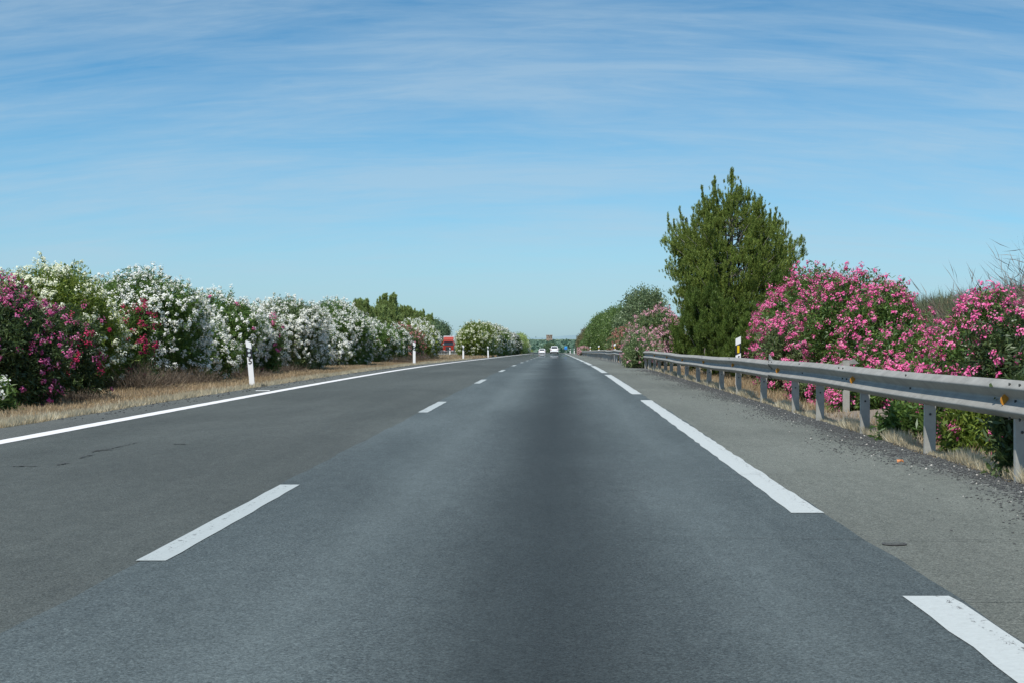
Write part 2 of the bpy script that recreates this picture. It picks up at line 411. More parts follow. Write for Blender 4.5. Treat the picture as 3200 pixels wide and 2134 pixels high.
crackline((2180, 1681), (3300, 1692), .0045, 60, .02, .02)
crackline((3000, 1879), (3400, 1880), .004, 30, .02, .01)
crackline((1900, 1530), (2020, 1532), .004, 20, .02, .02)
a = at(424, 1752)
0 and ribbon(bm, [(-2.185 + random.uniform(-.010, .010), y) for y in np.arange(4.5, 60, .25)], .004, .0185)
0 and ribbon(bm, [(1.765 + random.uniform(-.014, .014), y) for y in np.arange(4.5, 40, .2)], .0035, .0185)
tag(mobj('road_cracks', bm_mesh('road_cracks', bm), M['crack']), kind='structure')

# round disc let into the shoulder and a bit of litter
bm = bmesh.new()
bmesh.ops.create_cone(bm, cap_ends=True, segments=24, radius1=.070, radius2=.068, depth=.004)
d = thing('road_disc', 'small round worn metal disc set in the right shoulder', 'disc', (1.885, 9.5, .003))
mobj('rim', bm_mesh('rim', bm), M['stone'], d)
bm = bmesh.new(); bmesh.ops.create_cone(bm, cap_ends=True, segments=24, radius1=.058, radius2=.058, depth=.004)
mobj('cap', bm_mesh('cap', bm), M['lshoulder'], d, (0, 0, .002))
bm = bmesh.new()
vs = [bm.verts.new(v) for v in [(-.03, -.02, .004), (.0, -.03, .02), (.03, -.012, .006), (.026, .02, .018), (-.012, .026, .005), (-.03, .01, .02)]]
bm.faces.new(vs); g = bmesh.ops.extrude_face_region(bm, geom=bm.faces[:])
for v in g['geom']:
    if isinstance(v, bmesh.types.BMVert): v.co.z += .012
tag(mobj('litter_scrap', bm_mesh('litter_scrap', bm), M['litter'], loc=(3.15, 15.6, .004)), 'crumpled orange scrap of litter lying on the shoulder gravel', 'litter')
bm = bmesh.new(); box(bm, 0, 0, .01, .30, .035, .012, .003)
o = mobj('debris_strip', bm_mesh('debris_strip', bm), M['pwhite'], loc=((821 - 1743) * 36.9 / 5300 - .0, 36.9, 0)); tag(o, 'thin white strip of debris lying just past the solid white line', 'litter'); o.rotation_euler = (0, 0, .15)

# loose chippings along the outer edge of the shoulders
def stones(name, n, xf, yf, size, mat, zoff=0):
    base = np.array([(1, 0, 0), (-1, 0, 0), (0, 1, 0), (0, -1, 0), (0, 0, 1), (0, 0, -.4)], float)
    tri = np.array([(0, 2, 4), (2, 1, 4), (1, 3, 4), (3, 0, 4), (2, 0, 5), (1, 2, 5), (3, 1, 5), (0, 3, 5)])
    V = []; F = []
    for i in range(n):
        y = yf(); x = xf(y); s = size * (.45 + R.rand() ** 2 * 1.1)
        a = R.rand() * 6.28; ca, sa = math.cos(a), math.sin(a)
        q = base * (s * (.7 + .6 * R.rand()), s * (.6 + .5 * R.rand()), s * (.4 + .4 * R.rand())) + (R.rand(6, 3) - .5) * s * .4
        rr = np.stack([q[:, 0] * ca - q[:, 1] * sa, q[:, 0] * sa + q[:, 1] * ca, q[:, 2]], 1) + (x, y, zp(y) + zoff + s * .15)
        F.append(tri + 6 * i); V.append(rr)
    o = mobj(name, np_mesh(name, np.concatenate(V), np.concatenate(F)), mat)
    return o
tag(stones('gravel', 26000, lambda y: 3.70 - abs(R.randn()) * (.30 + .1 * math.sin(y * .8)), lambda: 6.5 + R.rand() ** 1.4 * 60, .0105, M['stone']),
    'dark loose chippings scattered along the outer edge of the right shoulder', 'gravel', kind='stuff')
tag(stones('pale_gravel', 420, lambda y: 3.70 - abs(R.randn()) * .38, lambda: 6.5 + R.rand() ** 1.4 * 60, .013, M['stonepale']),
    'pale loose chippings mixed in with the dark ones by the guardrail', 'gravel', kind='stuff')
tag(stones('verge_gravel', 900, lambda y: -7.2 + abs(R.randn()) * .3, lambda: 24 + R.rand() * 60, .02, M['stone']),
    'scattered dark stones along the left edge of the tarmac', 'gravel', kind='stuff')

# ------------------------------------------------------------------ foliage builders
def unit(a): return a / np.maximum(1e-9, np.linalg.norm(a, axis=1, keepdims=True))
def blades(P, D, L, W, rs, droop=0.0):
    """rhombic leaves from P along D"""
    n = len(P); side = unit(np.cross(D, rs.randn(n, 3)))
    L = L[:, None]; W = W[:, None]
    nrm = np.cross(D, side)
    tip = P + D * L; tip[:, 2] -= droop * L[:, 0]
    mid = P + D * L * .45 + nrm * L * .06
    V = np.empty((n, 4, 3)); V[:, 0] = P; V[:, 1] = mid + side * W * .5; V[:, 2] = tip; V[:, 3] = mid - side * W * .5
    return V.reshape(-1, 3)
def quads(n): return np.arange(n * 4).reshape(-1, 4)

def lobe_points(lobes, n, rs, zmin=.05, rough=.12):
    """random points on the outer skin of a union of ellipsoids, with normals"""
    lobes = np.array(lobes)
    area = np.array([(l[3] * l[4] + l[3] * l[5] + l[4] * l[5]) for l in lobes])
    idx = rs.choice(len(lobes), size=int(n * 2.3), p=area / area.sum())
    d = unit(rs.randn(len(idx), 3)); c = lobes[idx, :3]; r = lobes[idx, 3:6]
    p = c + d * r; nn = unit(d / r)
    keep = p[:, 2] > zmin
    for k, l in enumerate(lobes):
        q = (((p - l[:3]) / l[3:6]) ** 2).sum(1) < .86
        keep &= ~(q & (idx != k))
    p, nn = p[keep][:n], nn[keep][:n]
    return p, nn

def dome_lobes(rx, ry, h, k, rs, rise=.48):
    L = [(0, 0, h * rise * .92, rx * .86, ry * .86, h * (1 - rise * .92) * .97)]
    for i in range(k):
        a = rs.rand() * 6.283; e = rs.uniform(-.25, .62)
        ce, se = math.cos(e), math.sin(e)
        s = rs.uniform(.30, .46)
        L.append((math.cos(a) * ce * rx * .68, math.sin(a) * ce * ry * .68, h * rise + se * h * (1 - rise) * .64, rx * s, ry * s, h * s * .62))
    for i in range(4):
        a = i * 1.57 + rs.rand(); s = .42
        L.append((math.cos(a) * rx * .55, math.sin(a) * ry * .55, h * .24, rx * s, ry * s, h * .26))
    return L

def oleander(name, label, X, Y, rx, ry, h, leaf='leaf', petals=(('white', .6),), dens=70, lsz=1.0, seed=0, group=None, cat='shrub',
             zmin=.08, lobes=10, stems=True, fsize=1.0, z=None, low_bare=.25, patches=None, shag=1.0):
    rs = np.random.RandomState(seed + int(Y * 7) + int(abs(X) * 13))
    t = thing(name, label, cat, (X, Y, gz(X, Y) - .02 if z is None else z), 0, group)
    LB = dome_lobes(rx, ry, h, lobes, rs)
    area = 4 * math.pi * ((rx * ry + rx * h * .5 + ry * h * .5) / 3) * 1.25
    n = int(area * dens / lsz ** 1.7)
    P, N = lobe_points(LB, n, rs, zmin)
    n = len(P)
    # shoots stand out unevenly
    out = (rs.rand(n) ** 3 * .34 + (rs.rand(n) - .5) * .14) * shag * min(1, h / 2)
    D = unit(N * .75 + np.array((0, 0, .62)) + rs.randn(n, 3) * .30)
    T = P + D * out[:, None]
    parts = []
    # leaves in whorls down each shoot
    k = 10
    TT = np.repeat(T, k, 0); DD = np.repeat(D, k, 0); m = len(TT)
    back = rs.rand(m, 1) * .26 * lsz
    base = TT - DD * back + rs.randn(m, 3) * .012
    dl = unit(DD * rs.uniform(.15, 1.0, (m, 1)) + unit(rs.randn(m, 3)) * .85)
    parts.append(blades(base, dl, rs.uniform(.08, .155, m) * lsz, rs.uniform(.018, .030, m) * lsz * 1.15, rs, .12))
    # inner, older leaves that close the bush
    k2 = 6; TT = np.repeat(P, k2, 0); NN = np.repeat(N, k2, 0); m = len(TT)
    base = TT - NN * rs.uniform(.10, .65, (m, 1)) * min(1, h / 2) + rs.randn(m, 3) * .08
    base[:, 2] = np.maximum(base[:, 2], .03)
    parts.append(blades(base, unit(rs.randn(m, 3) + (0, 0, .3)), rs.uniform(.10, .18, m) * lsz, rs.uniform(.03, .05, m) * lsz, rs))
    V = np.concatenate(parts)
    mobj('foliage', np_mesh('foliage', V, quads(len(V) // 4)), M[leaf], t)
    # blossoms on the shoot tips
    hh = T[:, 2] / h
    used = np.zeros(n, bool)
    for pi, (col, frac) in enumerate(petals):
        pr = frac * np.clip((hh - .02) / low_bare, .25, 1)
        # patchy bloom
        ph = rs.rand(3) * 9
        pat = np.sin(T[:, 0] * 2.9 + ph[0]) + np.sin(T[:, 1] * 2.6 + ph[1]) + np.sin(T[:, 2] * 3.3 + ph[2])
        pr = pr * .76 * np.clip(1 + pat * .30, .15, 1.7)
        sel = (rs.rand(n) < pr) & ~used; used |= sel
        if not sel.any(): continue
        C = T[sel] + D[sel] * .05; CD = D[sel]
        kf = 22; CC = np.repeat(C, kf, 0); DD = np.repeat(CD, kf, 0); m = len(CC)
        csz = np.repeat(rs.uniform(.5, 1.25, len(C)), kf)[:, None]
        fp = CC + unit(rs.randn(m, 3)) * (rs.rand(m, 1) ** .5) * .092 * lsz * csz * fsize + DD * .012
        nf = unit(unit(fp - CC) * .8 + DD * .8 + rs.randn(m, 3) * .25)
        u = unit(np.cross(nf, rs.randn(m, 3))); v = np.cross(nf, u)
        r_ = (rs.uniform(.014, .0235, m) * lsz * fsize)[:, None]
        W = np.empty((m, 5, 3))
        for q in range(5):
            a = 2 * math.pi * q / 5
            W[:, q] = fp + (u * math.cos(a) + v * math.sin(a)) * r_ * (1.0) + nf * r_ * (.25 if q % 2 else 0)
        W = W.reshape(-1, 3)
        mobj('blossoms', np_mesh('blossoms', W, np.arange(m * 5).reshape(-1, 5)), M[col], t)
    if stems:
        bm = bmesh.new()
        for i in range(7):
            a = rs.rand() * 6.28; r0 = rs.rand() * .25 * rx; r1 = rs.uniform(.35, .7)
            p0 = (math.cos(a) * r0, math.sin(a) * r0, -.05); p2 = (math.cos(a) * rx * r1, math.sin(a) * ry * r1, h * rs.uniform(.5, .75))
            p1 = tuple((p0[j] + p2[j]) / 2 + rs.uniform(-.08, .08) for j in range(3))
            tube(bm, [p0, p1, p2], [.028, .02, .008], 5)
        mobj('stems', bm_mesh('stems', bm), M['bark'], t)
    return t

def needle_tufts(T, D, L, rs, k=20, nl=.085, nw=.010):
    n = len(T); TT = np.repeat(T, k, 0); DD = np.repeat(D, k, 0); LL = np.repeat(L, k)[:, None]; m = len(TT)
    base = TT + DD * LL * rs.rand(m, 1)
    r = unit(np.cross(DD, rs.randn(m, 3)))
    dl = unit(DD * rs.uniform(.7, 1.5, (m, 1)) + r * rs.uniform(.4, .9, (m, 1)))
    return blades(base, dl, nl * rs.uniform(.7, 1.2, m), np.full(m, nw), rs)

def pine(name, label, X, Y, H, W, mat='pine', seed=0, limbs=64, per=120, k=20, nl=.085, nw=.010, low=.04, group=None, spread=None, z=None, bark='barkgrey', dx=0.0, tuftlen=.26, gap=False, prof=None):
    rs = np.random.RandomState(seed)
    t = thing(name, label, 'tree', (X, Y, gz(X, Y) - .05 if z is None else z), 0, group)
    bm = bmesh.new()
    tp = [(0, 0, 0)] + [(rs.uniform(-.03, .03) * H * .3 + dx * q, rs.uniform(-.02, .02) * H * .3, H * q) for q in (.2, .4, .6, .8, .95)]
    tube(bm, tp, [.022 * H, .018 * H, .015 * H, .010 * H, .006 * H, .002 * H], 8)
    mobj('trunk', bm_mesh('trunk', bm, True), M[bark], t)
    bmL = bmesh.new(); T = []; D = []; Ls = []
    def lerp_tr(q):
        q *= 5; i = min(4, int(q)); f = q - i
        return np.array(tp[i]) * (1 - f) + np.array(tp[i + 1]) * f
    prof = prof or (lambda q: (1 - q) ** .62 * (.55 + .45 * min(1, q / .25)) if q > 0 else .5)
    for i in range(limbs):
        q = low + (0.97 - low) * (i + rs.rand()) / limbs
        az = i * 2.39996 + rs.uniform(-.3, .3)
        L = W * prof(q) * (rs.uniform(.60, 1.16) if W > 2 else rs.uniform(.72, 1.12)) + .04 * W
        o = np.array((math.cos(az), math.sin(az), 0.)); b = lerp_tr(q)
        rise = rs.uniform(.12, .42) * (1 if q > .3 else .3) + (.25 if q > .7 else 0)
        pts = [b + o * L * s + np.array((0, 0, 1.)) * L * (rise * s + .30 * s * s) for s in (0, .35, .7, 1.0)]
        tube(bmL, [tuple(p) for p in pts], [.008 * H * (1 - q * .6), .005 * H, .003 * H, .0012 * H], 5)
        pa = np.array(pts); n = int(per * L * rs.uniform(.8, 1.2)) + 8
        s = rs.uniform(.22, 1.0, n) ** .8
        seg = np.minimum(2, (s * 3).astype(int)); f = (s * 3 - seg)[:, None]
        c = pa[seg] * (1 - f) + pa[seg + 1] * f
        # secondary clumps: shoots gather in masses with gaps between them
        nc = max(2, int(L * 3.2 + 1)); cs = np.linspace(.34, 1.0, nc); ci = rs.randint(0, nc, n)
        ctang = rs.randn(nc) * .30 * L; s = np.clip(cs[ci] + rs.randn(n) * .05, .12, 1.02)
        seg = np.minimum(2, (s * 3).astype(int)); f = (s * 3 - seg)[:, None]; c = pa[seg] * (1 - f) + pa[seg + 1] * f
        tang = np.array((-math.sin(az), math.cos(az), 0))
        cr_ = .066 * W + .03
        off = tang * (ctang[ci][:, None] * np.sin(np.clip(s, .2, 1) * 2.4)[:, None] + rs.randn(n, 1) * cr_ * .8) + np.array((0, 0, 1.)) * (rs.randn(n, 1) * cr_ * .8) + o * rs.randn(n, 1) * cr_ * .7
        c = c + off
        T.append(c); D.append(unit(o * .20 + tang * rs.randn(n, 1) * .14 + np.array((0, 0, 1.0)) + rs.randn(n, 3) * .12))
        Ls.append(tuftlen * rs.uniform(.6, 1.25, n))
        # upright leaders at the limb end
        for j in range(7 if W > 2 else 4):
            sj = rs.uniform(.45, 1.0); e = pts[0] * (1 - sj) + pts[3] * sj + tang * rs.randn() * .16 * L * sj
            hl = rs.uniform(.45, 1.25) * tuftlen * 2.4
            nn = int(6 + hl * 26)
            cc = e + np.outer(rs.rand(nn), np.array((0.08 * o[0], .08 * o[1], 1.0))) * hl + rs.randn(nn, 3) * .018
            T.append(cc); D.append(unit(np.array((0, 0, 1.)) + rs.randn(nn, 3) * .22)); Ls.append(np.full(nn, tuftlen * .6))
    # top leader
    nn = 160; cc = lerp_tr(.90) + np.outer(rs.rand(nn), (0, 0, 1.0)) * H * .15 + rs.randn(nn, 3) * .035
    T.append(cc); D.append(unit(np.array((0, 0, 1.)) + rs.randn(nn, 3) * .25)); Ls.append(np.full(nn, tuftlen * .6))
    T = np.concatenate(T); D = np.concatenate(D); Ls = np.concatenate(Ls)
    if gap:   # bare spot where the grey trunk shows near the top
        g = ((T[:, 0] - .02) / .42) ** 2 + ((T[:, 2] - H * .665) / .62) ** 2
        kill = (g < 1) & (T[:, 1] < .25) & (rs.rand(len(T)) < .93)
        T, D, Ls = T[~kill], D[~kill], Ls[~kill]
    ok = T[:, 2] > .05; T, D, Ls = T[ok], D[ok], Ls[ok]
    V = needle_tufts(T, D, Ls, rs, k, nl, nw)
    mobj('limbs', bm_mesh('limbs', bmL, True), M[bark], t)
    mobj('crown', np_mesh('crown', V, quads(len(V) // 4)), M[mat], t)
    return t

def leafy(name, label, X, Y, rx, ry, h, mat, seed, dens=45, lsz=.10, wid=.55, group=None, cat='tree', z=None, trunk=True, lobes=14, rise=.52, k=7):
    rs = np.random.RandomState(seed)
    t = thing(name, label, cat, (X, Y, gz(X, Y) - .05 if z is None else z), 0, group)
    LB = dome_lobes(rx, ry, h, lobes, rs, rise)
    area = 4 * math.pi * ((rx * ry + rx * h * .5 + ry * h * .5) / 3) * 1.2
    P, N = lobe_points(LB, int(area * dens), rs, h * .04)
    n = len(P); D = unit(N * .7 + (0, 0, .5) + rs.randn(n, 3) * .4)
    P = P + D * (rs.rand(n, 1) ** 2.5 * .12 * h - .03 * h)
    TT = np.repeat(P, k, 0); DD = np.repeat(D, k, 0); NN = np.repeat(N, k, 0); m = len(TT)
    base = TT + rs.randn(m, 3) * lsz * 1.1 - NN * (rs.rand(m, 1) ** 1.5) * .16 * h
    V = blades(base, unit(DD * .5 + unit(rs.randn(m, 3))), rs.uniform(.7, 1.3, m) * lsz, rs.uniform(.7, 1.3, m) * lsz * wid, rs)
    if trunk:
        bm = bmesh.new(); tube(bm, [(0, 0, -.1), (.04 * rx, 0, h * .3), (0, .03 * rx, h * .7)], [.022 * h, .017 * h, .006 * h], 7)
        for i in range(7):
            a = i * 2.4; q = rs.uniform(.15, .5)
            tube(bm, [(0, 0, h * q), (math.cos(a) * rx * .35, math.sin(a) * ry * .35, h * (q + .15)), (math.cos(a) * rx * .7, math.sin(a) * ry * .7, h * (q + .3))], [.012 * h, .008 * h, .003 * h], 5)
        mobj('trunk', bm_mesh('trunk', bm, True), M['bark'], t)
    mobj('crown' if cat == 'tree' else 'foliage', np_mesh('crown', V, quads(len(V) // 4)), M[mat], t)
    return t

# ------------------------------------------------------------------ left hedge of oleanders
GL = 'oleanders of the left roadside hedge'
W = 'white'
def sx(X, Y): return 1743 + X * 5300 / Y
hedgeL = [
 # X, Y, rx, ry, h, leaf, petals, label
 (-11.9, 33.4, 1.6, 1.4, 2.55, 'leaf_yel', (('cream', .30),), 'tall yellowish oleander with few white blooms at the left picture edge'),
 (-11.6, 38.7, 1.65, 1.6, 2.78, 'leaf_yel', (('cream', .50),), 'tallest pale green oleander, second in the left hedge, sparsely white'),
 (-11.1, 41.9, .8, .8, 1.35, 'leaf_dark', (('white', .35),), 'lower white oleander filling the notch left of the crimson bush'),
 (-11.5, 46.6, 1.85, 2.2, 3.0, 'leaf', (('white', .80),), 'high domed oleander thick with white blossom behind the crimson bush'),
 (-11.0, 51.2, 1.2, 1.3, 1.9, 'leaf', (('white', .66),), 'white oleander sloping down right of the highest white dome'),
 (-11.5, 57.2, 1.7, 1.9, 2.66, 'leaf', (('white', .74), ('hot', .012)), 'white oleander with a few pink sprays, left of the numbered post'),
 (-11.2, 62.8, 1.2, 1.4, 1.95, 'leaf_dark', (('white', .60),), 'dense white oleander directly behind the leaning numbered post'),
 (-11.5, 71.0, 1.8, 2.4, 2.92, 'leaf_grey', (('white', .74),), 'greyish white oleander dome just right of the numbered post'),
 (-11.1, 78.5, 1.3, 2.0, 1.85, 'leaf_grey', (('white', .60),), 'low grey-green white oleander in the dip of the left hedge'),
 (-11.6, 88.0, 2.0, 3.4, 3.28, 'leaf', (('white', .78),), 'big rounded white oleander in front of the distant pines'),
 (-11.2, 98.0, 1.5, 3.0, 2.5, 'leaf', (('white', .62), ('red', .01)), 'white oleander falling away right of the big rounded one'),
 (-11.0, 108.0, 1.4, 2.8, 2.25, 'leaf', (('white', .55),), 'white oleander next before the reddish bush of the left hedge'),
 (-10.8, 118.5, 1.4, 3.6, 2.35, 'leaf_grey', (('salmon', .42), ('palep', .18)), 'dull red and pink oleander left of the slanted second post'),
 (-11.2, 133.0, 1.8, 4.4, 3.0, 'leaf_yel', (('white', .62),), 'rounded white oleander ending the left hedge before the gap'),
]
for i, (X, Y, rx, ry, h, lf, pt, lb) in enumerate(hedgeL):
    lz = 1.0 if Y < 50 else (1.15 if Y < 72 else (1.4 if Y < 100 else 1.9))
    oleander('oleander_bush', lb, X, Y, rx, ry, h, lf, pt, dens=78, lsz=lz, seed=i, group=GL, fsize=1.0 if Y < 80 else .78)
for X, Y, rx, ry, h, pt, lb, lf in [
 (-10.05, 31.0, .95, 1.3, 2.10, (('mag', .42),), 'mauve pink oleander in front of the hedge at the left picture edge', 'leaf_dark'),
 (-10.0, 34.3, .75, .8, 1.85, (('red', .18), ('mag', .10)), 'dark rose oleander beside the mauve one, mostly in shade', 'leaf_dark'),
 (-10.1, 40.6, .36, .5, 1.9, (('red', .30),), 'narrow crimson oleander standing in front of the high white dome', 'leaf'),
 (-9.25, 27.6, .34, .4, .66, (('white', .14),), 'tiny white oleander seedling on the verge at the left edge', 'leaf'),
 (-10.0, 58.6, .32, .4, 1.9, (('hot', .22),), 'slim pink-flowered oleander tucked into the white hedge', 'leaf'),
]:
    oleander('oleander_bush', lb, X, Y, rx, ry, h, lf, pt, dens=85, seed=int(Y), group=GL, lobes=6, low_bare=.5)

# second hedge, beyond the gap
GM = 'oleanders of the second hedge beyond the gap'
for i, (X, Y, rx, ry, h, lf, pt, lb) in enumerate([
 (-9.35, 186, 1.75, 3.2, 3.75, 'leaf_yel', (('cream', .50),), 'big yellow-green rounded oleander right after the gap'),
 (-9.1, 198, 1.6, 4.0, 3.9, 'leaf_yel', (('cream', .52),), 'cream-flowered oleander forming the peak of the second hedge'),
 (-9.0, 220, 1.6, 6.0, 4.1, 'leaf_yel', (('white', .60),), 'whiter oleander right of the second hedge peak'),
 (-8.6, 243, 1.5, 8.0, 4.05, 'leaf', (('white', .66),), 'white oleander on the falling line of the second hedge'),
 (-8.6, 276, 1.5, 9.0, 4.0, 'leaf_grey', (('white', .6),), 'shaded grey-white oleander far down the second hedge'),
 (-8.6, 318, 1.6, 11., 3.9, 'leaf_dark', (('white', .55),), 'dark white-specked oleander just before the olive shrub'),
 (-8.6, 440, 1.3, 10., 3.5, 'leaf_yel', (('white', .6),), 'last white oleander closing the second hedge'),
]):
    oleander('oleander_bush', lb, X, Y, rx, ry, h, lf, pt, dens=60, lsz=2.1 if Y < 230 else 2.9, seed=50 + i, group=GM, stems=False, lobes=9, fsize=.72, shag=1.3)
leafy('olive_green_shrub', 'olive brown flowerless shrub between the last white oleanders', -8.5, 380, 1.5, 9, 4.3, 'pine_far', 77, 30, .22, group=None, cat='shrub')

# ------------------------------------------------------------------ right oleanders
GR = 'pink oleanders behind the guardrail'
for i, (X, Y, rx, ry, h, pt, lb, lf) in enumerate([
 (6.7, 47.5, 1.15, 1.3, 2.62, (('hot', .38),), 'hot pink oleander leaning out right beside the tall pine', 'leaf'),
 (6.45, 41.8, 1.35, 1.4, 3.0, (('hot', .46),), 'highest hot pink oleander of the right side hedge', 'leaf'),
 (5.5, 39.0, .9, 1.0, 1.95, (('hot', .40),), 'low pink oleander reaching toward the yellow-marked numbered post', 'leaf_grey'),
 (6.5, 36.5, 1.2, 1.2, 2.62, (('hot', .50),), 'pink oleander right of the highest one', 'leaf'),
 (6.4, 33.4, .95, .9, 2.28, (('hot', .42),), 'pink oleander with a bare-topped crown in the hedge middle', 'leaf'),
 (6.1, 30.2, .8, .8, 1.5, (('hot', .38),), 'pink oleander stepping down before the dip of the right hedge', 'leaf'),
 (5.7, 26.6, .9, .9, 1.0, (('hot', .50),), 'low pink oleander in the dip below the grassy bank', 'leaf'),
 (5.95, 23.1, .85, .8, 1.82, (('hot', .60),), 'pink oleander rising again right of the dip', 'leaf'),
 (6.0, 21.0, 1.0, .95, 1.72, (('hot', .42),), 'dark-leaved pink oleander at the right picture edge', 'leaf_dark'),
 (6.1, 18.2, 1.1, 1.0, 1.75, (('hot', .42),), 'pink oleander partly outside the right picture edge', 'leaf_dark'),
]):
    oleander('oleander_bush', lb, X, Y, rx, ry, h, lf, pt, dens=72 if Y < 36 else 66, lsz=.88 if Y < 32 else 1.0, seed=100 + i, group=GR, lobes=11, low_bare=.12, fsize=.95)
for i, (X, Y, rx, ry, h, pt, lb, lf) in enumerate([
 (4.75, 31.0, .5, .5, .75, (('hot', .42),), 'small pink oleander seen under the rail beside the shaded post', 'leaf_grey'),
 (4.8, 26.5, .55, .5, .70, (('hot', .40),), 'low pink oleander behind the concrete gutter', 'leaf'),
 (3.93, 19.3, .24, .24, .46, (), 'small leafy oleander sprout at the tarmac edge, without flowers', 'leaf'),
 (4.40, 19.6, .30, .25, .66, (('hot', .55),), 'small bright pink oleander right of the leafy sprout', 'leaf_dark'),
 (4.35, 17.2, .50, .45, .62, (('hot', .06),), 'low green oleander with a single pink flower head', 'leaf_yel'),
 (3.90, 14.2, .24, .30, .80, (), 'dark leafy oleander shoot under the rail at the right edge', 'leaf_dark'),
]):
    oleander('oleander_sprout', lb, X, Y, rx, ry, h, lf, pt, dens=120, lsz=.8, seed=130 + i, group='small oleanders under the guardrail', lobes=6, zmin=.02, stems=True)

GF = 'pale pink oleanders beyond the pine'
for i, (X, Y, rx, ry, h, pt, lb, lf) in enumerate([
 (5.8, 96, 1.4, 3.0, 3.2, (('palep', .50),), 'pale pink oleander leaning against the left flank of the pine', 'leaf_grey'),
 (5.7, 112, 1.2, 3.0, 2.95, (('palep', .42),), 'pale pink oleander left of the one touching the pine', 'leaf_grey'),
 (5.9, 142, 1.2, 4.0, 2.9, (('salmon', .36),), 'rusty red oleander above the far end of the rail', 'leaf_grey'),
 (5.9, 163, 1.2, 4.0, 2.5, (('salmon', .40),), 'farthest rusty red oleander, low, before the green trees', 'leaf_grey'),
 (3.62, 75, .75, 3.2, 1.5, (('palep', .22),), 'oleander overgrowing the guardrail and spilling onto the shoulder', 'leaf_grey'),
 (4.2, 84, .95, 5.0, 1.75, (('palep', .38),), 'pink oleander swallowing the rail behind the spilling one', 'leaf_grey'),
 (3.9, 258, .8, 6.0, 1.25, (('palep', .5),), 'small pale pink oleander covering the far end of the rail', 'leaf_grey'),
]):
    oleander('oleander_bush', lb, X, Y, rx, ry, h, lf, pt, dens=62, lsz=1.25 if Y < 90 else (1.6 if Y < 120 else 2.2), seed=150 + i, group=GF, lobes=8, low_bare=.15, stems=Y < 90, fsize=.85)

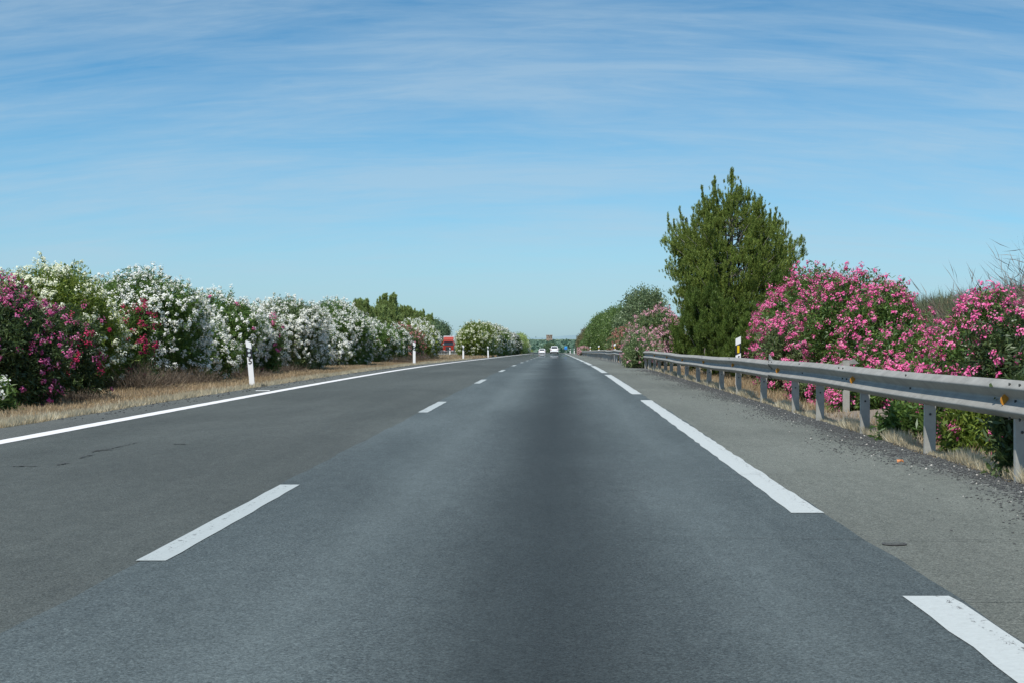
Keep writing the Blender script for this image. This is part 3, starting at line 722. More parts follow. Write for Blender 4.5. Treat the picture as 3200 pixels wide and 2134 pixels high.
# ------------------------------------------------------------------ trees
def envelope_pine(name, label, X, Y, H, env, mat, seed, n_limbs):
    """open, upswept pine: every limb ends on the crown envelope and carries clumps of upright shoots"""
    rs = np.random.RandomState(seed)
    t = thing(name, label, 'tree', (X, Y, gz(X, Y) - .05))
    zs = np.array([e[0] for e in env]); ws = np.array([e[1] for e in env])
    tp = [(0, 0, 0), (.03, .02, 1.4), (-.02, .0, 2.8), (.02, .03, 4.2), (.05, 0, 5.5), (.03, 0, H - .45)]
    bm = bmesh.new(); tube(bm, tp, [.15, .12, .10, .07, .04, .012], 9)
    mobj('trunk', bm_mesh('trunk', bm, True), M['barkgrey'], t)
    T = []; D = []; Ls = []; bmL = bmesh.new(); up = np.array((0, 0, 1.))
    cdf = np.cumsum(ws); zq = np.interp((np.arange(n_limbs) + rs.rand(n_limbs)) / n_limbs * (cdf[-1] - cdf[0]) + cdf[0], cdf, zs)
    def shoots(c, r, n, out, hh):
        """a tuft mass: n upright shoots round c, taller toward its middle"""
        off = rs.randn(n, 3) * (r, r, r * .55)
        d2 = np.sqrt((off[:, 0] ** 2 + off[:, 1] ** 2)) / r
        p = c + off
        T.append(p); D.append(unit(up + out * .22 + rs.randn(n, 3) * .13)); Ls.append(hh * rs.uniform(.55, 1.2, n) * np.clip(1.25 - d2 * .35, .5, 1.3))
    for i in range(n_limbs):
        ze = zq[i]; az = i * 2.39996 + rs.uniform(-.5, .5)
        r = np.interp(ze, zs, ws) * (rs.uniform(.70, 1.0) if rs.rand() < .8 else rs.uniform(1.0, 1.13))
        o = np.array((math.cos(az), math.sin(az), 0.)); tang = np.array((-o[1], o[0], 0.))
        z0 = max(.15, ze - r * rs.uniform(.42, .62)) if ze > 1.2 else max(.12, ze - r * .15)
        k = min(4, int(z0 / H * 5)); b0 = np.array((0, 0, z0)); e = o * r + up * ze
        pts = [b0, b0 * .62 + e * .38 - up * .10 * r, b0 * .28 + e * .72 - up * .07 * r, e]
        tube(bmL, [tuple(p) for p in pts], [.032 * (1 - z0 / H * .6), .022, .013, .005], 5)
        pa = np.array(pts)
        def at_(q):
            q = min(2.999, q * 3); m = int(q); return pa[m] * (1 - (q - m)) + pa[m + 1] * (q - m)
        nc = max(2, int(r * 3.1 + 1.5))
        for q in np.linspace(.42, 1.0, nc):
            side = tang * rs.randn() * .20 * r * math.sin(q * 2.2)
            c = at_(q) + side
            shoots(c, rs.uniform(.095, .165), int(rs.uniform(16, 30)), o, .21)
            if rs.rand() < .62:      # candle: a single tall shoot standing clear of the mass
                hl = rs.uniform(.28, .62) * (1.15 if q > .8 else .8); nn = int(hl * 34)
                cc = c + rs.randn(3) * .05 + np.outer(np.sort(rs.rand(nn)), up + o * .12) * hl + rs.randn(nn, 3) * .016
                T.append(cc); D.append(unit(up + rs.randn(nn, 3) * .16)); Ls.append(np.full(nn, .10))
    for hz_ in np.linspace(H - 1.5, H - .35, 7):
        shoots(np.array((.04, 0, hz_)) + rs.randn(3) * .06, .15 - .02 * (hz_ - H + 1.5), 26, up * 0, .22)
    nn = 70; cc = np.array((.03, 0, H - .45)) + np.outer(rs.rand(nn), up) * .55 + rs.randn(nn, 3) * .03
    T.append(cc); D.append(unit(up + rs.randn(nn, 3) * .2)); Ls.append(np.full(nn, .12))
    for dx_, z_, h_ in ((-.62, H - 1.05, .75), (-.45, H - 1.25, .6), (.35, H - .95, .5), (.62, H - 1.3, .6), (-.95, H - 1.5, .55), (.95, H - 1.6, .55)):
        nn = int(h_ * 60); cc = np.array((dx_, rs.randn() * .2, z_)) + np.outer(rs.rand(nn), up) * h_ + rs.randn(nn, 3) * .028
        T.append(cc); D.append(unit(up + rs.randn(nn, 3) * .16)); Ls.append(np.full(nn, .12))
    T = np.concatenate(T); D = np.concatenate(D); Ls = np.concatenate(Ls)
    g = ((T[:, 0] - .0) / .42) ** 2 + ((T[:, 2] - H * .70) / .62) ** 2
    kill = (g < 1) & (T[:, 1] < .45) & (rs.rand(len(T)) < .9)
    ok = (T[:, 2] > .05) & ~kill; T, D, Ls = T[ok], D[ok], Ls[ok]
    V = needle_tufts(T, D, Ls, rs, 26, .070, .0125)
    mobj('limbs', bm_mesh('limbs', bmL, True), M['barkgrey'], t)
    mobj('crown', np_mesh('crown', V, quads(len(V) // 4)), M[mat], t)
    return t
envelope_pine('pine_tree', 'tall bushy pine with upright shoots behind the guardrail', 6.12, 60, 7.15,
    [(.7, 1.2), (1.4, 1.5), (2.2, 1.85), (3.0, 2.25), (3.7, 2.38), (4.3, 2.34), (4.9, 2.12), (5.3, 1.84), (5.7, 1.45), (6.1, 1.0), (6.5, .5)], 'pine', 3, 150)
for X, Y, H, Wd, lb, sd in [
 (4.95, 57, 2.5, 1.15, 'young bright green pine at the left foot of the tall pine', 21),
 (5.3, 54.0, 2.0, 1.1, 'young pine in front of the tall pine trunk, just above the rail', 22),
 (5.9, 51.0, 1.35, .8, 'smallest young pine near the yellow-marked numbered post', 23),
 (7.5, 56.0, 3.1, 1.2, 'young pine between the tall pine and the pink oleanders', 24),
]:
    pine('young_pine', lb, X, Y, H, Wd, 'pine_low', sd, 26, 150, 20, .10, .013, low=.05, group='young pines at the foot of the tall pine', prof=lambda q: (1 - q) ** .5 * .95 + .08, tuftlen=.22)
leafy('broadleaf_tree', 'grey-green bushy tree rising right behind the tall pine', 9.3, 64, 1.6, 1.6, 3.2, 'tree_grey', 31, 60, .085, lobes=12)
for i, (X, Y, rx, ry, h, mt, lb) in enumerate([
 (8.0, 158, 1.9, 4.0, 6.6, 'tree_grey', 'silvery green tree just left of the tall pine'),
 (7.6, 182, 1.6, 5.0, 5.0, 'tree_grey', 'lower silvery tree sloping down from the one beside the pine'),
 (7.8, 220, 2.1, 8.0, 6.4, 'tree_green', 'dark green tree in the middle of the right roadside row'),
 (7.0, 250, 2.1, 8.0, 6.3, 'tree_green', 'bright green rounded tree above the far end of the guardrail'),
 (6.9, 305, 1.9, 9.0, 6.0, 'tree_green', 'green tree next down the right roadside row'),
 (6.9, 350, 1.9, 10., 5.6, 'tree_brown', 'brownish half-bare tree near the end of the right row'),
 (6.2, 400, 1.6, 10., 4.7, 'tree_brown', 'last brownish tree of the right row, beside the distant posts'),
 (5.6, 330, 1.2, 9.0, 2.9, 'tree_green', 'low bright green bush below the brownish trees'),
]):
    leafy('roadside_tree', lb, X, Y, rx, ry, h, mt, 200 + i, 26, .20, .6, 'trees of the right roadside row', lobes=14, k=8)
# pines and trees across the far carriageway
for i, (X, Y, H, Wd, lb) in enumerate([
 (-33.5, 290, 7.0, 3.3, 'small olive pine at the left end of the distant group'),
 (-33.5, 334, 9.5, 3.5, 'highest pointed pine of the distant group'),
 (-33.5, 370, 7.8, 4.0, 'broad olive pine right of the highest distant one'),
 (-33.5, 408, 7.5, 4.2, 'olive pine in the middle of the distant slope'),
 (-34.0, 440, 7.4, 4.2, 'pine at the right end of the distant group'),
 (-33.0, 312, 6.0, 3.6, 'low pine showing just over the white hedge'),
]):
    pine('distant_pine', lb, X, Y, H, Wd, 'pine_far', 40 + i, 50, 34, 15, .30, .065, low=.12, group='pines beyond the far carriageway', bark='bark', tuftlen=.8, prof=lambda q: (1 - q) ** .6 * .9 + .1)
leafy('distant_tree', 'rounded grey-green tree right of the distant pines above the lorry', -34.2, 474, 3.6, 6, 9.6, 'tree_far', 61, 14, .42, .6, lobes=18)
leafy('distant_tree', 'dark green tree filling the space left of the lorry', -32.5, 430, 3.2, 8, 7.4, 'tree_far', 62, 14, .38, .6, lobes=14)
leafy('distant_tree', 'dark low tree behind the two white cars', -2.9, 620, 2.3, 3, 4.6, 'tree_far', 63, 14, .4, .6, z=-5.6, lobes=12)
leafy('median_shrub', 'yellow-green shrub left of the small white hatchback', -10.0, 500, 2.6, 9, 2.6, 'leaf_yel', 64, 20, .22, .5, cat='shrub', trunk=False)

# far wood on the plain: one mass nobody could count
rs = np.random.RandomState(5)
pts = []
for i in range(5200):
    y = 760 + rs.rand() ** .8 * 1900; x = rs.uniform(-.16, .16) * y
    g = zp(y); hgt = rs.uniform(2.5, 5.2) * (.75 + y / 6500)
    edge = 0
    n = 9; c = np.array((x, y, g + hgt * .5)) + rs.randn(n, 3) * (hgt * .42, hgt * .42, hgt * .24)
    pts.append(c)
P = np.concatenate(pts); m = len(P)
ridge = P[:, 2]
V = blades(P, unit(rs.randn(m, 3) + (0, -.2, .4)), rs.uniform(1.6, 3.2, m), rs.uniform(1.4, 2.6, m), rs)
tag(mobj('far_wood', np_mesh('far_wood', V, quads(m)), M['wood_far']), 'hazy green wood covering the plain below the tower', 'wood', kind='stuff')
V = []; F = []
n = 160
for i in range(n):
    x = -1500 + 4200 * i / (n - 1)
    zt = 8 + 16 * math.exp(-((x - 260) / 260) ** 2) + 5 * math.sin(x * .004) + 1.5 * math.sin(x * .03)
    V += [(x, 8000, -40), (x, 8000 + 50, zt - 8)]
for i in range(n - 1): F.append((2 * i, 2 * i + 2, 2 * i + 3, 2 * i + 1))
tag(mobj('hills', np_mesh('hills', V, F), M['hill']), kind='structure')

# tower
tw = thing('stone_tower', 'square ruined stone tower standing on the wooded horizon', 'tower', ((1716.5 - 1743) * 2450 / 5300, 2450, -5.6), rad(24))
bm = bmesh.new()
box(bm, 0, 0, 3.7, 6.6, 6.6, 12.0)
mobj('wall', bm_mesh('wall', bm), M['tower'], tw)
bm = bmesh.new()
for a in range(4):
    for k in range(3):
        q = Matrix.Rotation(a * math.pi / 2, 4, 'Z') @ Vector((-2.55 + 2.55 * k, -3.05, 10.0))
        box(bm, q.x, q.y, q.z, 1.25, 1.25, .62 + .25 * ((a + k) % 2))
mobj('battlement', bm_mesh('battlement', bm), M['tower'], tw)
for dx_ in (-1.4, 1.5):
    bm = bmesh.new(); box(bm, dx_, -3.32, 6.9, .75, .1, 2.0); mobj('window', bm_mesh('window', bm), M['bumper'], tw)
    bm = bmesh.new(); box(bm, -3.32, dx_, 6.4, .1, .75, 2.0); mobj('window', bm_mesh('window', bm), M['bumper'], tw)

# ------------------------------------------------------------------ grass
def grass(name, label, n, xf, yf, hf, mat, seed, w=.006, lean=.35, clump=1):
    rs = np.random.RandomState(seed)
    yy = yf(rs, n); xx = xf(rs, n, yy)
    zz = np.array([gz(a, b) for a, b in zip(xx, yy)])
    P = np.stack([xx, yy, zz], 1); h = hf(rs, n, xx, yy)
    D = unit(rs.randn(n, 3) * (lean, lean, .05) + (0, 0, 1))
    V = blades(P, D, h, w * rs.uniform(.6, 1.5, n) * (1 + yy / 60), rs)
    o = mobj(name, np_mesh(name, V, quads(n)), M[mat]); return tag(o, label, 'grass', kind='stuff')
clumpy = lambda xx, yy: .55 + .45 * np.sin(xx * 5 + np.sin(yy * 1.9) * 2) * np.sin(yy * 2.3 + xx)
grass('dry_grass', 'short tawny dry grass on the left verge under the hedge', 90000,
      lambda r, n, y: -7.5 - r.rand(n) ** .9 * 4.2, lambda r, n: 22 + r.rand(n) ** 1.5 * 130,
      lambda r, n, x, y: r.uniform(.03, .11, n) * (1 + .6 * clumpy(x, y)), 'straw', 1, .007, .6)
grass('verge_grass', 'pale bleached grass fringe along the left tarmac edge', 60000,
      lambda r, n, y: -7.17 - np.abs(r.randn(n)) * .26, lambda r, n: 22 + r.rand(n) ** 1.5 * 120,
      lambda r, n, x, y: r.uniform(.06, .17, n) * (.6 + .6 * clumpy(x, y)), 'straw_pale', 2, .007, .35)
grass('verge_grass', 'bleached tufts of dry grass along the foot of the guardrail posts', 60000,
      lambda r, n, y: 3.70 + np.abs(r.randn(n)) * .085, lambda r, n: 9 + r.rand(n) ** 1.3 * 60,
      lambda r, n, x, y: r.uniform(.06, .17, n) * (.5 + .6 * np.clip(np.sin(y * 2.1) + np.sin(y * .9 + 2) + .6, 0, 1.2)), 'straw_pale', 3, .006, .3)
grass('dry_grass', 'tawny dry grass between the guardrail and the pink oleanders', 26000,
      lambda r, n, y: 4.0 + r.rand(n) * 2.5, lambda r, n: 12 + r.rand(n) ** 1.2 * 60,
      lambda r, n, x, y: r.uniform(.06, .22, n), 'straw', 4, .007, .4)
grass('bank_grass', 'tall dry grass covering the bank behind the pink oleanders', 90000,
      lambda r, n, y: 7.6 + r.rand(n) * 14, lambda r, n: 18 + r.rand(n) * 60,
      lambda r, n, x, y: r.uniform(.12, .55, n), 'straw', 6, .008, .35)
grass('bank_weeds', 'grey-green weeds growing along the crest of the bank', 45000,
      lambda r, n, y: 9.6 + r.rand(n) ** 1.2 * 7, lambda r, n: 26 + r.rand(n) * 40,
      lambda r, n, x, y: r.uniform(.2, .95, n) * (.5 + .6 * clumpy(x, y)), 'weed', 7, .010, .4)
grass('gap_grass', 'golden dry grass in the gap between the two hedges', 40000,
      lambda r, n, y: -7.6 - r.rand(n) * 10.5, lambda r, n: 136 + r.rand(n) * 75,
      lambda r, n, x, y: r.uniform(.12, .32, n), 'straw', 8, .014, .4)

# dry brushwood tufts under the left hedge
def brush(name, label, X, Y, r, h, n, seed, mat='twig', w=.010, lean=.55, cat='shrub', group=None):
    rs = np.random.RandomState(seed)
    t = thing(name, label, cat, (X, Y, gz(X, Y)), 0, group)
    P = rs.randn(n, 3) * (r * .5, r * .5, 0); D = unit(P * (1 / r) * .8 + rs.randn(n, 3) * (lean, lean, .1) + (0, 0, 1))
    L = rs.uniform(.45, 1.1, n) * h
    V = [blades(P, D, L, np.full(n, w), rs)]
    k = 4; PP = np.repeat(P, k, 0); DD = np.repeat(D, k, 0); LL = np.repeat(L, k); m = len(PP)
    s = rs.uniform(.3, .95, m)
    V.append(blades(PP + DD * (LL * s)[:, None], unit(DD + rs.randn(m, 3) * .45), LL * .28, np.full(m, w * .7), rs))
    V = np.concatenate(V); mobj('stalks', np_mesh('stalks', V, quads(len(V) // 4)), M[mat], t); return t
GB = 'dry brushwood under the left hedge'
for X, Y, r, h, lb in [(-9.5, 38.8, .75, .75, 'tall dry brushwood tuft below the crimson oleander'),
                       (-9.7, 42.2, .8, .50, 'lower dry brushwood right of the tall tuft'),
                       (-9.8, 45.4, .9, .60, 'grey dry brushwood in the hedge shade, midway to the numbered post'),
                       (-9.9, 53.5, .9, .45, 'dry brushwood just right of the numbered post'),
                       (-9.7, 60.5, .8, .40, 'small dry brushwood farther right of the numbered post'),
                       (-9.4, 33.0, .6, .32, 'thin dry weeds in the shade below the mauve oleander'),
                       (-8.9, 96.0, 1.0, .55, 'dry weeds before the second delineator post'),
                       (-9.0, 112.0, 1.2, .70, 'dry weeds at the foot of the reddish oleander')]:
    brush('dry_brushwood', lb, X, Y, r * .85, h * .85, 420, int(Y * 3), group=GB)
GS = 'bare stalks on the right bank'
for i, (X, Y, h, lb) in enumerate([(9.0, 41, 1.3, 'small clump of bare stalks at the left end of the bank crest'),
                      (9.6, 38, 1.35, 'bare branching stalks above the dip of the pink hedge'),
                      (10.2, 36, 1.6, 'dense bare stalks in the middle of the bank crest'),
                      (10.8, 35.5, 1.5, 'bare purple-grey stalks beside the dense middle clump'),
                      (11.0, 34, 1.8, 'tall bare stalks near the right picture edge'),
                      (11.6, 34, 2.0, 'tallest bare stalks at the right picture edge')]):
    brush('bare_stalks', lb, X, Y, 1.1, h * .95, 210, 300 + i, 'stalk', .020, .15, 'plant', GS)

# ------------------------------------------------------------------ guardrails
PROF = [(0.0, .155), (.010, .153), (.070, .108), (.080, .099), (.083, .090), (.080, .082), (.066, .068), (.014, .018), (.004, .008), (.004, -.008),
        (.014, -.018), (.066, -.074), (.080, -.086), (.083, -.094), (.080, -.103), (.066, -.114), (.010, -.150), (0.0, -.155)]
def beam_mesh(ys, fx, fz, side=-1, th=.006):
    V = []; F = []; n = len(PROF)
    for y in ys:
        for d, z in PROF: V.append((fx(y) + side * d, y, fz(y) + z))
    for y in ys:
        for d, z in PROF: V.append((fx(y) + side * (d - th), y, fz(y) + z))
    o = len(ys) * n
    for j in range(len(ys) - 1):
        for i in range(n - 1):
            a = j * n + i; F.append((a, a + n, a + n + 1, a + 1)); F.append((o + a, o + a + 1, o + a + n + 1, o + a + n))
        for i in (0, n - 1):
            a = j * n + i; F.append((a, a + n, o + a + n, o + a))
    for i in range(n - 1):
        F.append((i, i + 1, o + i + 1, o + i)); a = (len(ys) - 1) * n + i; F.append((a, o + a, o + a + 1, a + 1))
    me = np_mesh('beam', V, F)
    for p in me.polygons: p.use_smooth = True
    me.set_sharp_from_angle(angle=rad(50)) if hasattr(me, 'set_sharp_from_angle') else None
    return me
RZ = [(-10, .80), (13, .800), (17, .792), (24, .785), (30.7, .765), (37, .735), (45, .690), (52, .665), (58, .660), (65, .640), (80, .55), (98.5, .42),
      (108, .40), (118, .27), (130, .22), (145, .10), (172, -.13), (200, -.36), (270, -.90)]
def rz_(y):
    for (a, b), (c, d) in zip(RZ, RZ[1:]):
        if a <= y <= c:
            t = (y - a) / (c - a); return b + (d - b) * t
    return RZ[-1][1]
fx = lambda y: 3.66 + .012 * math.sin(y * .45) + (.05 * math.sin(y * .09) if y > 70 else 0)
fz = lambda y: rz_(y) - .155 + .006 * math.sin(y * .6)
gr = thing('guardrail', 'long grey W-beam steel guardrail on posts along the right shoulder', 'guardrail', (0, 0, 0))
cuts = [-6, 28.9, 66, 130, 268]
for k, (a, b) in enumerate(zip(cuts, cuts[1:])):
    ys = list(np.arange(a, b, 1.0 if b < 130 else 3.0)) + [b + (.35 if k < 3 else 0)]
    off = .010 * (k % 2); lift = .012 if k == 0 else 0
    o = mobj('beam', beam_mesh(ys, lambda y: fx(y) - off, lambda y: fz(y) + lift), M['galv'], gr)
    if k == 0: pass
bm = bmesh.new()   # bent corner of the lap joint
vs = [bm.verts.new(v) for v in [(fx(29) - .02, 28.55, rz_(29) - .01), (fx(29) - .03, 29.25, rz_(29) + .005), (fx(29) - .02, 29.28, rz_(29) + .10), (fx(29) - .01, 29.0, rz_(29) + .03)]]
bm.faces.new(vs); g = bmesh.ops.extrude_face_region(bm, geom=bm.faces[:])
for v in g['geom']:
    if isinstance(v, bmesh.types.BMVert): v.co.x += .008
mobj('bent_corner', bm_mesh('bent_corner', bm), M['galv'], gr)
# C-section post
def post_mesh():
    bm = bmesh.new()
    h = 1.0
    t = .006
    pts = [(-.056, -.025), (.056, -.025), (.056, .03), (.05, .03), (.05, -.018), (-.05, -.018), (-.05, .03), (-.056, .03)]
    a = [bm.verts.new((x, y, -.4)) for x, y in pts]; b = [bm.verts.new((x, y, 0)) for x, y in pts]
    bm.faces.new(a[::-1]); bm.faces.new(b)
    for i in range(8): bm.faces.new((a[i], a[(i + 1) % 8], b[(i + 1) % 8], b[i]))
    bmesh.ops.recalc_face_normals(bm, faces=bm.faces[:])
    me = bm_mesh('post', bm)
    for v in me.vertices:
        if v.co.z < -.2: v.co.z = -1.0
    return me
pm = post_mesh()
posts = [6.6, 10.1, 13.6, 16.98, 20.58, 23.9, 26.5, 30.7, 34.8, 38.4, 41.7, 45.1, 48.7, 51.96, 55.4, 58.7, 61.9, 65.04]
y = 68.4
while y < 268: posts.append(y); y += 3.4
bmb = bmesh.new(); bmesh.ops.create_cone(bmb, cap_ends=True, segments=8, radius1=.013, radius2=.010, depth=.008, matrix=Matrix.Translation((0, -.029, 0)) @ Matrix.Rotation(math.pi / 2, 4, 'X'))
bolt_me = bm_mesh('bolt', bmb)
for y in posts[:85]:
    top = rz_(y) - .10
    o = mobj('post', pm, M['post'], gr, (fx(y) + .057 + random.uniform(-.01, .01), y, top)); o.scale = (1, 1, 1.0); o.rotation_euler = (random.uniform(-.01, .01), random.uniform(-.012, .012), random.uniform(-.05, .05))
    if y < 50:
        c = mobj('bolt', bolt_me, M['crack'], o, (0, 0, -.30))
    if y < 140:
        bm = bmesh.new(); box(bm, fx(y) + .012, y, fz(y) - .01, .03, .10, .22, .004)
        mobj('spacer', bm_mesh('spacer', bm), M['galv'], gr)
# amber half-round reflectors in the beam's valley
bm = bmesh.new()
n = 10; a = [bm.verts.new((-.066 * math.sin(math.pi * k / n), 0, .058 * math.cos(math.pi * k / n))) for k in range(n + 1)]
bm.faces.new(a); g = bmesh.ops.extrude_face_region(bm, geom=bm.faces[:])
for v in g['geom']:
    if isinstance(v, bmesh.types.BMVert): v.co.y += .012
bmesh.ops.recalc_face_normals(bm, faces=bm.faces[:])
rm = bm_mesh('reflector', bm)
for k in range(8):
    yy = 13.75 + 7.1 * k; mobj('reflector', rm, M['amber'], gr, (fx(yy) - .004, yy, fz(yy)))
# lap joint bolts on the beam
bm = bmesh.new()
for yy in (13.2, 13.5, 17.6, 21.4, 21.7, 25.2, 28.6, 29.0, 35.6, 42.4):
    for dz in (.135, .0, -.135):
        bmesh.ops.create_cone(bm, cap_ends=True, segments=8, radius1=.014, radius2=.010, depth=.014,
                              matrix=Matrix.Translation((fx(yy) - (.06 if dz else .014), yy, fz(yy) + dz)) @ Matrix.Rotation(math.pi / 2, 4, 'Y'))
mobj('joint_bolts', bm_mesh('joint_bolts', bm), M['crack'], gr)

# short rail end and its post behind the main rail
sp_ = thing('steel_marker_post', 'short grey steel post with a slanted top behind the guardrail', 'post', (4.42, 26.0, 0))
bm = bmesh.new(); box(bm, 0, 0, .36, .10, .05, .90); mobj('shaft', bm_mesh('shaft', bm), M['post'], sp_)
bm = bmesh.new()
prism(bm, [(-.14, .74), (.20, .76), (.12, .83)], -.02, .02); mobj('slanted_plate', bm_mesh('slanted_plate', bm), M['galv'], sp_)

# rail of the far carriageway, and the rail beyond the cars
def farrail(name, label, path, step, height=.72, zoff=0.0):
    t = thing(name, label, 'guardrail', (0, 0, 0))
    P = []
    for (a, b) in zip(path, path[1:]):
        L = math.dist(a, b); k = max(1, int(L / step))
        for i in range(k): P.append((a[0] + (b[0] - a[0]) * i / k, a[1] + (b[1] - a[1]) * i / k))
    P.append(path[-1])
    V = []; F = []; n = len(PROF)
    for i, (x, y) in enumerate(P):
        a = Vector(P[min(i + 1, len(P) - 1)]) - Vector(P[max(0, i - 1)]); nn = Vector((a.y, -a.x)).normalized()
        for d, z in PROF: V.append((x + nn.x * d, y + nn.y * d, gz(x, y) + zoff + height - .155 + z))
    for j in range(len(P) - 1):
        for i in range(n - 1): q = j * n + i; F.append((q, q + 1, q + n + 1, q + n))
    mobj('beam', np_mesh('beam', V, F), M['galv'], t)
    for (x, y) in P[:95]:
        mobj('post', pm, M['post'], t, (x, y, gz(x, y) + zoff + height - .1))
    return t
farrail('guardrail', 'grey guardrail across the median in front of the red lorry', [(-19.9, 222), (-19.9, 395)], 4.0)
farrail('guardrail', 'distant guardrail curving across behind the two white cars', [(-8.2, 440), (-7.0, 452), (-4.5, 462), (0.3, 470), (4, 474)], 2.2, .75)

# ------------------------------------------------------------------ delineator posts
def text_mesh(s, size):
    cu = bpy.data.curves.new('num', 'FONT'); cu.body = s; cu.size = size; cu.extrude = .0015; cu.align_x = 'CENTER'; cu.offset = size * .02
    o = bpy.data.objects.new('num', cu); link(o)
    dg = bpy.context.evaluated_depsgraph_get(); me = bpy.data.meshes.new_from_object(o.evaluated_get(dg))
    bpy.data.objects.remove(o); return me
num5 = text_mesh('5', .20); num5.materials.clear()
num5s = text_mesh('5', .12); num5s.materials.clear()
def delineator(label, X, Y, side, num=None, lean=0, H=1.08, z=None, grp=None, w=.124):
    """side -1: left of the road (two round reflectors), 1: right (yellow bar), 0: plain"""
    t = thing('delineator_post', label, 'roadside post', (X, Y, (gz(X, Y) + .02) if z is None else z), 0, grp)
    t.rotation_euler = (0, lean, 0)
    hw = w / 2; s = side or -1; sl = .030 * s        # the top rises away from the road
    bm = bmesh.new()
    prism(bm, [(-hw, -.1), (hw, -.1), (hw, H + sl), (-hw, H - sl)], -.018, .018)
    mobj('body', bm_mesh('body', bm), M['pwhite'], t)
    bm = bmesh.new()
    z1, z0 = H - .155, H - .385
    prism(bm, [(-hw - .002, z0 - sl), (hw + .002, z0 + sl), (hw + .002, z1 + sl), (-hw - .002, z1 - sl)], -.021, .021)
    mobj('band', bm_mesh('band', bm), M['pblack'], t)
    if side == -1:
        for zz in (z1 - .055, z1 - .165):
            bm = bmesh.new(); disc(bm, 0, -.027, zz, .035, 18, .005); mobj('reflector', bm_mesh('reflector', bm), M['refl'], t)
    elif side == 1:
        bm = bmesh.new(); box(bm, 0, -.024, (z0 + z1) / 2, .052, .006, .175); mobj('reflector', bm_mesh('reflector', bm), M['yellow'], t)
    if num:
        o = mobj('number', num, M['ink'], t, (0.005 if side < 0 else .015, -.021, z0 - sl * .2 - .155 * (1 if side < 0 else .78))); o.rotation_euler = (math.pi / 2, 0, 0)
    return t
GD = 'delineator posts on the left verge'
delineator('leaning white delineator numbered 5 with two round reflectors on the left verge', -7.38, 41.0, -1, num5, lean=rad(-5.2), H=1.12, grp=GD)
delineator('second left delineator, upright, in front of the reddish oleander', -7.33, 86.6, -1, grp=GD, H=1.14, w=.13)
delineator('third left delineator, in front of the near edge of the second hedge', -7.30, 131, -1, grp=GD, H=1.12, w=.13)
delineator('farthest left delineator, at the shaded foot of the second hedge', -7.30, 178, -1, grp=GD, H=1.15, w=.14, lean=rad(-2))
delineator('plain white delineator beside the guardrail in front of the lorry', -15.9, 250, -1, z=gz(-15.9, 250), H=1.15, w=.14)
GY = 'yellow-marked delineators behind the guardrail'
delineator('white delineator numbered 5 with a yellow bar behind the near rail', 4.33, 40.7, 1, num5s, z=.07, grp=GY)
for Y, lb in [(129, 'yellow-barred delineator left of the overgrown stretch of rail'), (179, 'middle yellow-barred delineator above the far rail'), (226, 'farthest yellow-barred delineator above the end of the rail')]:
    delineator(lb, 4.33, Y, 1, z=zp(Y) + .12, grp=GY, w=.15)
delineator('right-hand one of the two distant white posts beside the shoulder', 3.62, 372, 0, H=1.15, w=.16, grp='pair of distant posts by the blue sign')
delineator('left-hand distant white post, nearer to the blue sign', 3.12, 425, 0, H=1.2, w=.16, grp='pair of distant posts by the blue sign')
delineator('tiny white post between the two white cars beyond the road', -3.6, 476, 0, z=zp(476) + 1.0, H=.9, w=.16)

# blue sign
sg = thing('blue_road_sign', 'small blue road sign on a thin pole at the end of the road', 'road sign', (2.05, 432, zp(432)))
bm = bmesh.new(); tube(bm, [(0, 0, -.1), (0, 0, 1.7)], [.035, .035], 8); mobj('pole', bm_mesh('pole', bm), M['galv'], sg)
bm = bmesh.new(); box(bm, 0, -.05, 1.52, .70, .03, .80, .02); mobj('panel', bm_mesh('panel', bm), M['signblue'], sg)
bm = bmesh.new(); box(bm, 0, -.07, 1.76, .60, .006, .24); mobj('header', bm_mesh('header', bm), M['signcyan'], sg)
bm = bmesh.new()
for a in range(3): box(bm, -.18 + .18 * a, -.07, 1.36, .09, .006, .10)
mobj('symbol', bm_mesh('symbol', bm), M['ink'], sg)

